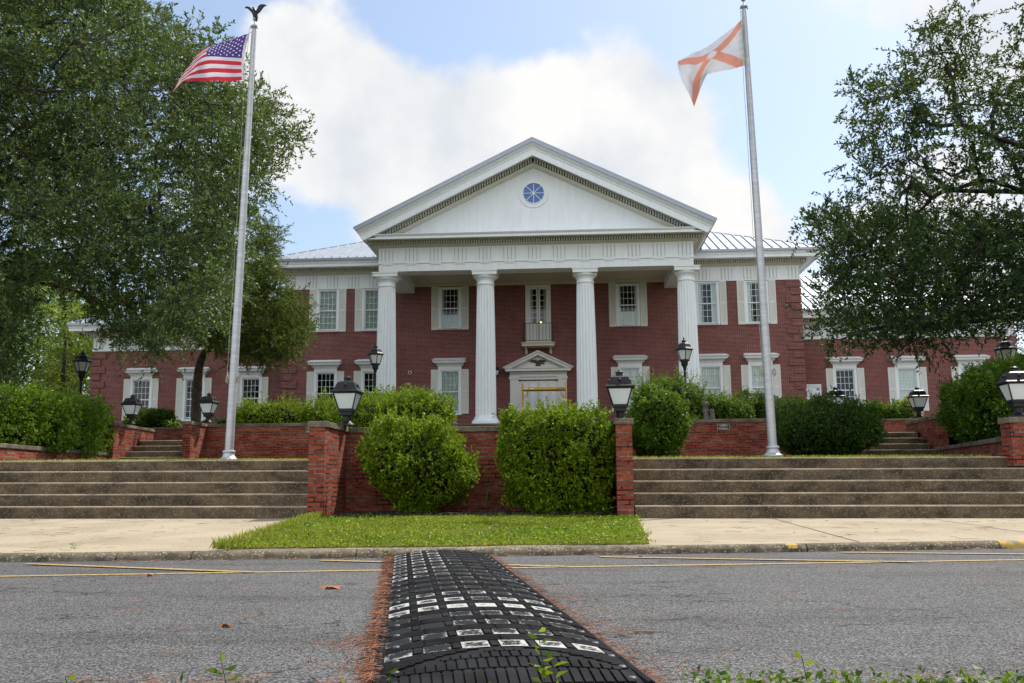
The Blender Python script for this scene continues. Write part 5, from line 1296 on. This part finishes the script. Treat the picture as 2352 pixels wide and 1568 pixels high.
limbs = [lim([(1250, 1130), (1130, 900), (1085, 770), (1040, 670), (980, 600), (900, 560), (820, 540), (740, 548), (690, 540), (655, 508)], 22), lim([(830, 545), (800, 470), (798, 400), (788, 340), (765, 300)], 22), lim([(970, 595), (963, 500), (990, 435)], 21.6),
         lim([(1180, 860), (1050, 815), (950, 785), (870, 800), (800, 825), (760, 812), (720, 780), (690, 765), (665, 690)], 22.3), lim([(760, 830), (700, 860), (620, 800), (560, 850)], 22.3),
         lim([(1300, 1400), (1102, 1385), (1000, 1382), (900, 1400), (800, 1400), (730, 1412), (680, 1408), (640, 1370), (590, 1310)], 22), lim([(700, 1415), (600, 1432), (500, 1425), (400, 1440)], 21.6), lim([(1250, 1250), (1100, 1180), (1000, 1120), (900, 1090), (780, 1080)], 22.5)]
TO = tree('oak_tree', 'open dark oak on the right with bare limbs showing against the sky', 'tree', TR, limbs, C, rng.uniform(.36, .6, len(C)), 'leaf_oak_dark', 'bark_dark', L=.115, Wd=.048, sprays=8, nl=17, up=.3, droop=.1, rtrunk=.45, limbmin=.05, group='old oaks framing the front', bare=24)
p = P(2107, 256, 21.6); t = empty('squirrel_nest', p, 'brown ball of dry twigs and leaves high in the right oak', 'nest'); b = MB()
for k in range(110):
    c = np.array(p)+rng.normal(0, .10, 3); d = unit(rng.normal(size=3)); b.tube([c-d*.16, c+rng.normal(0, .03, 3), c+d*.16], .009, 4)
b.build('twig_ball', 'bark', t)
# --- trees far behind on the left
for k, (px, py, Y, rx, rz, lm, lab) in enumerate(((150, 790, 62, 4.5, 4.2, 'leaf_far', 'sunlit yellow-green tree directly behind the left post lantern'), (40, 760, 66, 5, 5.5, 'leaf_far', 'yellow-green tree in the background near the left edge'), (95, 700, 74, 4.5, 4.5, 'leaf_mid', 'taller green tree in the far left background'), (-120, 820, 60, 5, 5, 'leaf_mid', 'green background tree just beyond the left edge'), (215, 850, 70, 3.5, 3.6, 'leaf_far', 'low bright tree close to the corner of the left wing'))):
    c = np.array(P(px, py, Y)); n = 210; d = rand_dir(n)*rng.uniform(.45, 1, (n, 1))**.5; C = c+d*np.array([rx, 3.5, rz]); C = C[noise3(C, .5, 30+k) > -.45]
    C = C[C[:, 0] < -27.6] if px > 100 else C
    tree('background_tree', lab, 'tree', [(c[0], Y, 2.9), (c[0], Y, c[2]-rz*.5), (c[0], Y, c[2])], [], C, .9, lm, 'bark', L=.26, Wd=.13, sprays=6, nl=11, rtrunk=.25, group='trees beyond the left wing')

# ---------------------------------------------------------------- bushes
BG = 'evergreen bushes planted along the walls'
def bush(label, c, rx, ry, h, n, lm, L=.05, Wd=.02, pinch=.15, p=2.6, rot=0, amp=.07, shoots=30, name='bush', cat='bush', nleaf=7, core=.78, seed=1, group=BG, top=.06, shape=None):
    t = empty(name, c, label, cat, group); sx, sy, sz = rx, ry, h/2
    ca_, sa_ = math.cos(rot), math.sin(rot)
    def surf(d, f=1.):
        s = (np.abs(d[:, 0])**p+np.abs(d[:, 1])**p+np.abs(d[:, 2])**p)**(-1/p); q = d*s[:, None]*f if np.isscalar(f) else d*(s*f)[:, None]
        z = q[:, 2]; k = 1-pinch*np.clip((.15-z)/1.15, 0, 1)**1.3*1.0
        P_ = np.stack([q[:, 0]*sx*k, q[:, 1]*sy*k, q[:, 2]*sz], 1)
        if shape: P_ = shape(P_, sx, sy, sz)
        P_ = P_*(1+amp*noise3(P_, 2.2/max(.6, min(sx, sz)), seed)+amp*.5*noise3(P_, 6/max(.6, min(sx, sz)), seed+1))[:, None]
        X = P_[:, 0]*ca_-P_[:, 1]*sa_; Y_ = P_[:, 0]*sa_+P_[:, 1]*ca_; return np.stack([c[0]+X, c[1]+Y_, c[2]+h/2+P_[:, 2]], 1)
    d = rand_dir(n); f = 1-np.abs(rng.normal(0, .12, n))*np.where(rng.random(n) < .65, .6, 2.)+.05*rng.normal(size=n)*(rng.random(n) < .25); f = np.clip(f, .5, 1.12)
    Pn = surf(d, f); Nn = unit(surf(d, 1.02)-surf(d, .9)); ax = unit(Nn*.75+np.array([0, 0, .45])+.45*rng.normal(size=(n, 3)))
    sc_b = min(max(rx, h/2), 1.2)
    nlobe = 0 if p > 4 else 13
    hol = surf(rand_dir(9), .97); dd_ = np.linalg.norm(Pn[:, None]-hol[None], axis=2).min(1); keep = (dd_ > .15*sc_b) | (rng.random(n) < .25); Pn, ax = Pn[keep], ax[keep]
    lobe = surf(rand_dir(max(1, nlobe)), 1.0)[:nlobe]; nl_ = int(n*.018)
    for q in lobe:
        e_ = rng.normal(0, .085*sc_b, (nl_, 3))+unit(q-np.array([c[0], c[1], c[2]+h*.45]))*.03; Pn = np.concatenate([Pn, q+e_]); ax = np.concatenate([ax, unit(e_+np.array([0, 0, .08])+.05*rng.normal(size=(nl_, 3)))])
    ok = Pn[:, 2] > c[2]+.02; Pn, ax = Pn[ok], ax[ok]; n = len(Pn)
    a = np.repeat(ax, nleaf, 0); Pb = np.repeat(Pn, nleaf, 0)+a*rng.uniform(-.6, .3, (n*nleaf, 1))*L; rd = rand_dir(n*nleaf); perp = unit(np.cross(a, rd)); D = unit(a*rng.uniform(.2, 1.0, (n*nleaf, 1))+perp*.9)
    if shoots:
        k = shoots; d2 = rand_dir(k); d2[:, 2] = np.abs(d2[:, 2])*.8+.25; d2 = unit(d2); q = surf(d2, .97); m_ = 12; ln = rng.uniform(.3, 1., (k, 1, 1))*top*4; dr = unit(rng.normal(0, .22, (k, 3))+np.array([0, 0, 1])+.35*unit(q-np.array([c[0], c[1], c[2]+h/2])))
        tt = np.linspace(0, 1, m_)[None, :, None]; Pp = (q[:, None]+dr[:, None]*ln*tt).reshape(-1, 3); Pp = np.repeat(Pp, 2, 0); dd = np.repeat(np.repeat(dr, m_, 0), 2, 0); D2 = unit(dd*.8+rand_dir(len(Pp))*.8)
        Pb = np.concatenate([Pb, Pp]); D = np.concatenate([D, D2])
    m_ = len(Pb); leaves_obj('leaves', Pb, D, rng.uniform(.5, 1.3, m_)*L, rng.uniform(.75, 1.15, m_)*Wd, lm, t, .1)
    # dark core added inside the leaves to block light
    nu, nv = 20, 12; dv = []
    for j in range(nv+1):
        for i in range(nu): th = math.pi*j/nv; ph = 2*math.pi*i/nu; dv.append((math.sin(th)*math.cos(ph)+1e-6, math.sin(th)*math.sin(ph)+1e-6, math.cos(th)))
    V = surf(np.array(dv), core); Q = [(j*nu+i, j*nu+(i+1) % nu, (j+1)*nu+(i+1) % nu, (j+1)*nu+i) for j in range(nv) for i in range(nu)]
    np_mesh('shade_core', V, np.array(Q), 'bush_core', t)
    b = MB()
    for k in range(7): b.tube([(c[0]+rng.normal(0, rx*.12), c[1]+rng.normal(0, ry*.12), c[2]-.1), (c[0]+rng.normal(0, rx*.3), c[1]+rng.normal(0, ry*.3), c[2]+h*.3)], [.018, .01], 5)
    b.build('stems', 'bark', t)
    return t
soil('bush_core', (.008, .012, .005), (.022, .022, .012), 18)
def prof(zs, ks, slope=0, sh=0):
    def f(P_, sx, sy, sz):
        P_ = P_.copy(); t_ = P_[:, 2]/sz; k = np.interp(t_, zs, ks); P_[:, 0] *= k; P_[:, 1] *= k; P_[:, 2] -= slope*P_[:, 0]/sx*sz*np.clip(t_+.4, 0, 1); P_[:, 0] += sh*t_; return P_
    return f
def lean(P_, sx, sy, sz):       # upper part shifted left, wide middle
    P_ = P_.copy(); P_[:, 0] += -.14*np.clip(P_[:, 2]/sz, 0, 1); P_[:, 0] *= np.where(P_[:, 2] > 0, 1-.28*np.clip(P_[:, 2]/sz, 0, 1)**2, 1); return P_
bush('bright rounded bush with a narrow base in front of the central wall, left one', (-2.28, 14.12, .17), .82, .56, 1.38, 4600, 'leaf_bright', .055, .021, .0, 3.0, shoots=90, seed=3, amp=.09, core=.72, shape=prof([-1, -.6, -.1, .3, .8, 1], [.36, .62, 1.02, 1.04, .86, .8], .28, -.05))
bush('bright boxy bush in front of the central wall beside the right lantern pillar', (-.19, 14.08, .17), .86, .60, 1.53, 6800, 'leaf_bright', .055, .021, .0, 3.8, shoots=110, seed=5, amp=.08, core=.74, shape=prof([-1, -.4, .2, .8], [.70, .92, 1.02, .98], -.03))
bush('sprawling bright bush behind the central wall with the column rising behind it', (-3.25, 16.7, 1.40), 1.1, .8, .76, 4000, 'leaf_bright', .055, .022, .1, 2.3, shoots=90, seed=7, top=.08)
bush('yellow-green bush behind the central wall leaning over the cap', (-2.55, 15.45, 1.45), .62, .45, .62, 1700, 'leaf_bright', .055, .022, .1, 2.2, shoots=60, seed=8)
bush('glossy green egg-shaped bush right of the narrow lantern pillar', (1.60, 17.3, 1.08), .55, .6, 1.24, 3600, 'leaf_mid', .058, .022, .2, 2.4, shoots=40, seed=9)
bush('loose wispy bush behind the egg-shaped bush', (2.75, 25.9, 2.1), 1.05, .8, 1.35, 2600, 'leaf_mid', .06, .022, .1, 2.2, shoots=90, seed=10, amp=.14, top=.14)
bush('low leafy bush behind the carved post', (4.1, 26.2, 2.1), .95, .7, .85, 2000, 'leaf_mid', .07, .02, .1, 2.3, shoots=50, seed=12, top=.09)
bush('clipped fine-leaved dome behind the sign wall', (5.3, 27.2, 2.15), .95, .8, 1.05, 3600, 'leaf_dark', .04, .018, .1, 2.2, shoots=20, seed=13, amp=.03)
bush('dark bush between the dome and the right flagpole', (6.55, 27.6, 2.15), .8, .7, .9, 1800, 'leaf_dark', .055, .02, .1, 2.4, seed=14)
bush('big dark clipped bush on the lawn right of the flagpole', (5.0, 18.9, 1.12), 1.06, .9, 1.03, 5200, 'leaf_dark', .05, .022, .2, 2.7, shoots=60, seed=15, amp=.05)
bush('tall hedge bush nearest the right lantern', (8.55, 18.3, 1.35), 1.2, 1.1, 1.52, 6500, 'leaf_mid', .075, .02, .1, 3.0, shoots=90, seed=16, amp=.08, rot=1.2)
bush('tall hedge bush overhanging the right brick wall', (9.45, 21.2, 1.35), 1.4, 1.2, 1.58, 5500, 'leaf_mid', .075, .021, .18, 2.9, shoots=80, seed=17, amp=.08, rot=1.2)
bush('hedge bush behind the post lantern at the right', (11.2, 20.2, 1.35), 1.3, 1.3, 1.85, 3000, 'leaf_mid', .075, .021, .1, 2.8, shoots=60, seed=18)
bush('glossy hedge bush nearest the left edge above the cracked low wall', (-11.6, 18.4, 1.35), 1.05, 1.35, 1.28, 6200, 'leaf_hedge', .07, .026, .0, 6, shoots=110, seed=19, amp=.025, rot=-.2, top=.05)
bush('glossy hedge bush in the middle above the cracked low wall', (-12.1, 20.6, 1.35), 1.05, 1.35, 1.42, 5800, 'leaf_hedge', .07, .026, .0, 6, shoots=110, seed=20, amp=.025, rot=-.2, top=.05)
bush('glossy hedge bush ending beside the left cheek wall lantern', (-12.78, 22.8, 1.35), .92, 1.2, 1.44, 5200, 'leaf_hedge', .07, .026, .0, 4.5, shoots=90, seed=21, amp=.03, rot=-.2, top=.05)
bush('hedge bush at the far left behind the front row', (-14.6, 20.5, 1.35), 1.4, 1.6, 1.6, 2600, 'leaf_hedge', .07, .026, .05, 2.8, shoots=60, seed=22)
bush('low bright bush behind the wall right of the left flagpole', (-8.55, 26.6, 2.05), 1.15, .8, .98, 3000, 'leaf_bright', .065, .024, .05, 2.3, shoots=70, seed=23, top=.1)
bush('bright bush behind the end of the left brick wall', (-6.75, 26.8, 2.05), 1.15, .8, 1.02, 2800, 'leaf_bright', .065, .024, .05, 2.3, shoots=80, seed=24, top=.1)
bush('bright bush between the post lantern and the left pillar', (-5.1, 26.6, 2.05), 1.1, .8, 1.15, 2600, 'leaf_bright', .065, .024, .05, 2.3, shoots=70, seed=25, top=.1)
bush('small dark round shrub under the leftmost wing window', P(352, 985, 43.5), 1.0, .7, .95, 1300, 'leaf_dark', .09, .04, .05, 2.2, shoots=12, seed=26, group='low shrubs on the terrace')
bush('small olive shrub beside the left cheek wall lantern', P(318, 985, 43.2), .7, .6, .6, 700, 'leaf_mid', .09, .04, .05, 2.2, shoots=12, seed=27, group='low shrubs on the terrace')
bush('low spreading evergreen under the right wing windows', P(2035, 968, 43.), 1.3, .7, .75, 1700, 'leaf_mid', .11, .03, .05, 2.2, shoots=60, seed=28, group='low shrubs on the terrace', top=.08)
bush('yellow variegated shrub left of the right cheek lantern', P(2092, 965, 42.9), .5, .5, .95, 700, 'leaf_yellow', .08, .04, .05, 2.0, shoots=14, seed=29, group='low shrubs on the terrace')
bush('low clipped shrub behind the left flagpole base', P(595, 985, 43.), 1.2, .6, .62, 1000, 'leaf_dark', .08, .04, .05, 2.4, shoots=6, seed=30, group='low shrubs on the terrace')
def strap_plant(label, c, n, L, w, m, group=None, up=.8, name='strap_leaf_plant'):
    t = empty(name, c, label, 'plant', group); V = []; Q = []
    for k in range(n):
        a = rng.uniform(0, 6.28); l = L*rng.uniform(.6, 1.1); el = rng.uniform(.5, 1.3)*up; px, py = -math.sin(a)*w/2, math.cos(a)*w/2; x = y = 0; z = 0; m_ = 5; b0 = len(V); ox, oy = rng.normal(0, L*.12, 2)
        for j in range(m_+1):
            ww = 1-.85*(j/m_)**2; V += [(c[0]+ox+x-px*ww, c[1]+oy+y-py*ww, c[2]+z), (c[0]+ox+x+px*ww, c[1]+oy+y+py*ww, c[2]+z)]; e = el-1.5*(j/m_); x += math.cos(a)*math.cos(e)*l/m_; y += math.sin(a)*math.cos(e)*l/m_; z += math.sin(e)*l/m_
        Q += [(b0+2*j, b0+2*j+1, b0+2*j+3, b0+2*j+2) for j in range(m_)]
    np_mesh('leaves', np.array(V, float), np.array(Q), m, t, rng.random(len(Q))); return t
strap_plant('tuft of dark grassy leaves at the foot of the right lantern pillar', (.48, 13.6, .16), 130, .34, .012, 'leaf_dark')
strap_plant('fern-like plant behind the left second lantern', P(508, 975, 34), 60, .8, .05, 'leaf_mid'); strap_plant('fern-like plant left of the cedar trunk', P(400, 978, 40), 40, .7, .05, 'leaf_mid')
# leafy seedling between the clipped bushes
t = strap_plant('thin leafy sapling growing between the two clipped bushes', (-1.22, 14.5, .3), 3, .9, .03, 'leaf_mid', up=1.2)
# ---------------------------------------------------------------- lawn strip, weeds
LFT = [PZ(545, 1257, .07), PZ(706, 1191, .17)]; RGT = [PZ(1487, 1246, .07), PZ(1457, 1189, .17)]
xl = lambda y: np.interp(y, [LFT[0][1], 13.5], [LFT[0][0], -3.66]); xr = lambda y: np.interp(y, [RGT[0][1], 13.5], [RGT[0][0], .90])
V = []; Q = []; m_ = 24
for j in range(m_+1):
    for i in range(31):
        t_ = i/30; y0 = None
        # front edge follows the kerb
        xx = (LFT[0][0]+(RGT[0][0]-LFT[0][0])*t_); yk = float(kerb_y(xx))+.12; y = yk+(14.82-yk)*j/m_; xa, xb = float(xl(y)), float(xr(y)); x = xa+(xb-xa)*t_; V.append((x, y, float(side_z(x, min(y, 13.5)))+(-.03 if j == 0 else .012)+.012*math.sin(x*4)*math.sin(y*3)))
for j in range(m_):
    for i in range(30): a = j*31+i; Q.append((a, a+1, a+32, a+31))
o = np_mesh('lawn_strip', np.array(V, float), np.array(Q), 'lawn_ground'); tag(o, kind='structure')
V = np.array(V, float); V[:, 2] += .012; Vm = V.reshape(m_+1, 31, 3)
def patch(y0, y1, x0, x1, z0, z1, m): pass
MB().add([(-3.55, 13.35, .205), (.64, 13.35, .19), (.64, 14.82, .21), (-3.55, 14.82, .23)], [(0, 1, 2, 3)]).build('mulch_bed', 'mulch')['kind'] = 'structure'
def blades(name, Pb, hgt, w, m, lean_=.5, label=None):
    n = len(Pb); D = unit(np.stack([rng.normal(0, lean_, n), rng.normal(0, lean_, n), np.ones(n)], 1)); o = leaves_obj(name, Pb, D, hgt*rng.uniform(.5, 1.3, n), w*rng.uniform(.7, 1.3, n), m, None, .12); tag(o, label, kind='stuff'); return o
n = 95000; t_ = rng.random(n); y = 8.2+(13.6-8.2)*rng.random(n); xx = (xl(y)+(xr(y)-xl(y))*t_); xx = xx+rng.normal(0, .05, n)*(rng.random(n) < .3); ky = kerb_y(xx)+.15; ok = y > ky; xx, y = xx[ok], y[ok]
ok = (noise3(np.stack([xx, y, 0*y], 1), 2.5, 77) > -.35) | (rng.random(len(xx)) < .35); ok &= ~((y > 13.35) & (rng.random(len(y)) < .9)); xx, y = xx[ok], y[ok]
Pc = np.stack([xx, y, side_z(xx, np.minimum(y, 13.5))+.025], 1); kk = rng.random(len(xx)) < .25; o = leaves_obj('ground_cover', Pc[kk]+rng.normal(0, .01, (kk.sum(), 3))+[0, 0, .02], unit(rng.normal(size=(kk.sum(), 3))*[1, 1, .35]), rng.uniform(.015, .04, kk.sum()), rng.uniform(.01, .022, kk.sum()), 'leaf_bright', None); tag(o, kind='stuff')
tall = np.clip(.6+.5*noise3(np.stack([xx, y, 0*y], 1), 1.6, 78), .3, 1.3)
blades('grass', np.stack([xx, y, side_z(xx, np.minimum(y, 13.5))+.022], 1), .05*tall, .013, 'grass_blade', .7)
n = 2500; e = rng.random(n); y = 8.1+5.4*e; blades('grass', np.stack([xl(y)+rng.normal(0, .05, n), np.maximum(y, kerb_y(xl(y))+.16), side_z(xl(y), y)+.01], 1), .10, .012, 'grass_blade', .5)
for a, c, z0 in ((-9.5, -3.85, 0), (.95, 6.5, 0)):
    n = 5000; x = rng.uniform(a, c, n); y = 15.0+rng.random(n)**2*5; blades('grass', np.stack([x, y, top_z(x)+.27*(y-14.9)/8.9-.01], 1), .05, .012, 'grass_blade', .5)
n = 1200; x = rng.uniform(-3.4, .5, n); y = rng.uniform(13.2, 14.6, n); pts = np.stack([x, y, 0*x+.215], 1); needles('leaf_litter', pts, .04, .1, .012, 'dry_leaf_dark' if False else 'bark', zl=.02)
for (x, y) in ((-2.9, 13.5), (-1.0, 13.45), (-.4, 13.5)): strap_plant('low grass tuft on the mulch', (x, y, .2), 26, .16, .01, 'grass_blade', 'grass tufts on the mulch', name='grass_tuft')
# weeds on the near verge
def weeds(n, x0, x1, y0, y1, h, L, Wd, lm='leaf_bright'):
    x = x0+(x1-x0)*rng.random(n); y = rng.uniform(y0, y1, n); out_p = []; out_d = []
    for k in range(n):
        hh_ = h*rng.uniform(.4, 1.15); m2 = 9; dx, dy = rng.normal(0, .18, 2)
        for j in range(m2):
            t2 = (j+1)/m2; out_p.append((x[k]+dx*hh_*t2, y[k]+dy*hh_*t2, .05+hh_*t2)); out_d.append((rng.normal(), rng.normal(), .5))
    return np.array(out_p), unit(np.array(out_d))
a, d1 = weeds(900, .28, 1.75, 1.9, 2.5, .088, .03, .012); b2, d2 = weeds(260, -1.35, .3, 1.9, 2.4, .06, .03, .012); c3, d3 = weeds(140, 1.25, 1.9, 2.0, 2.45, .115, .03, .012)
Pb = np.concatenate([a, b2, c3]); D = np.concatenate([d1, d2, d3]); o = leaves_obj('weeds', Pb, D, rng.uniform(.012, .030, len(Pb)), rng.uniform(.007, .015, len(Pb)), 'leaf_mid', None); tag(o, kind='stuff')
n = 5000; x = rng.uniform(-1.8, 2.2, n); blades('grass', np.stack([x, rng.uniform(1.9, 2.55, n), 0*x+.045], 1), .05, .004, 'grass_blade', .5)
n = 1500; x = rng.uniform(.3, 2.0, n); blades('grass', np.stack([x, rng.uniform(1.9, 2.4, n), 0*x+.05], 1), .10, .004, 'grass_blade', .45)
def sprig(label, px, pyb, pyt, Y, nleaf, L, Wd, off=0):
    a = P(px, pyb, Y); c = P(px+off, pyt, Y); t = empty('weed_sprig', (a[0], a[1], .05), label, 'weed'); A = Vector((a[0], a[1], .05)); Cc = Vector(c)
    mid = (A+Cc)/2+Vector((.012, 0, 0)); b = MB(); b.tube([A, mid, Cc], [.0016, .0013, .0008], 5); b.build('stalk', 'leaf_mid', t)
    Pb = []; D = []
    for k in range(nleaf):
        t2 = .3+.7*(k+.5)/nleaf; q = A*(1-t2)**2+2*mid*t2*(1-t2)+Cc*t2**2; Pb.append(q); an = k*2.4; D.append((math.cos(an)*.9, math.sin(an)*.5, .25))
    n = len(Pb); leaves_obj('leaves', np.array(Pb), unit(np.array(D)), np.full(n, L), np.full(n, Wd), 'leaf_bright', t)
sprig('tall thin weed rising in front of the hump', 1243, 1568, 1445, 2.35, 11, .034, .012, -8); sprig('short weed with broad leaves in front of the hump', 1275, 1568, 1510, 2.35, 7, .045, .022, -10)
sprig('bright weed sprig at the bottom left', 520, 1568, 1515, 2.3, 7, .05, .016, -13); sprig('small weed left of the hump at the bottom', 893, 1568, 1535, 2.35, 4, .03, .01, -3); sprig('small weed at the lower left corner', 150, 1568, 1552, 2.3, 4, .03, .012)
sprig('leafy weed at the bottom right with round leaves', 1845, 1568, 1505, 2.35, 7, .03, .018, -4); sprig('tiny weed growing at the kerb beside the hump', 882, 1282, 1268, 8.1, 9, .05, .02)
sprig('thin weed on the left pavement', 72, 1196, 1180, 12.9, 8, .05, .012); sprig('small weed at the foot of the steps', 167, 1254, 1248, 8.4, 6, .04, .016)
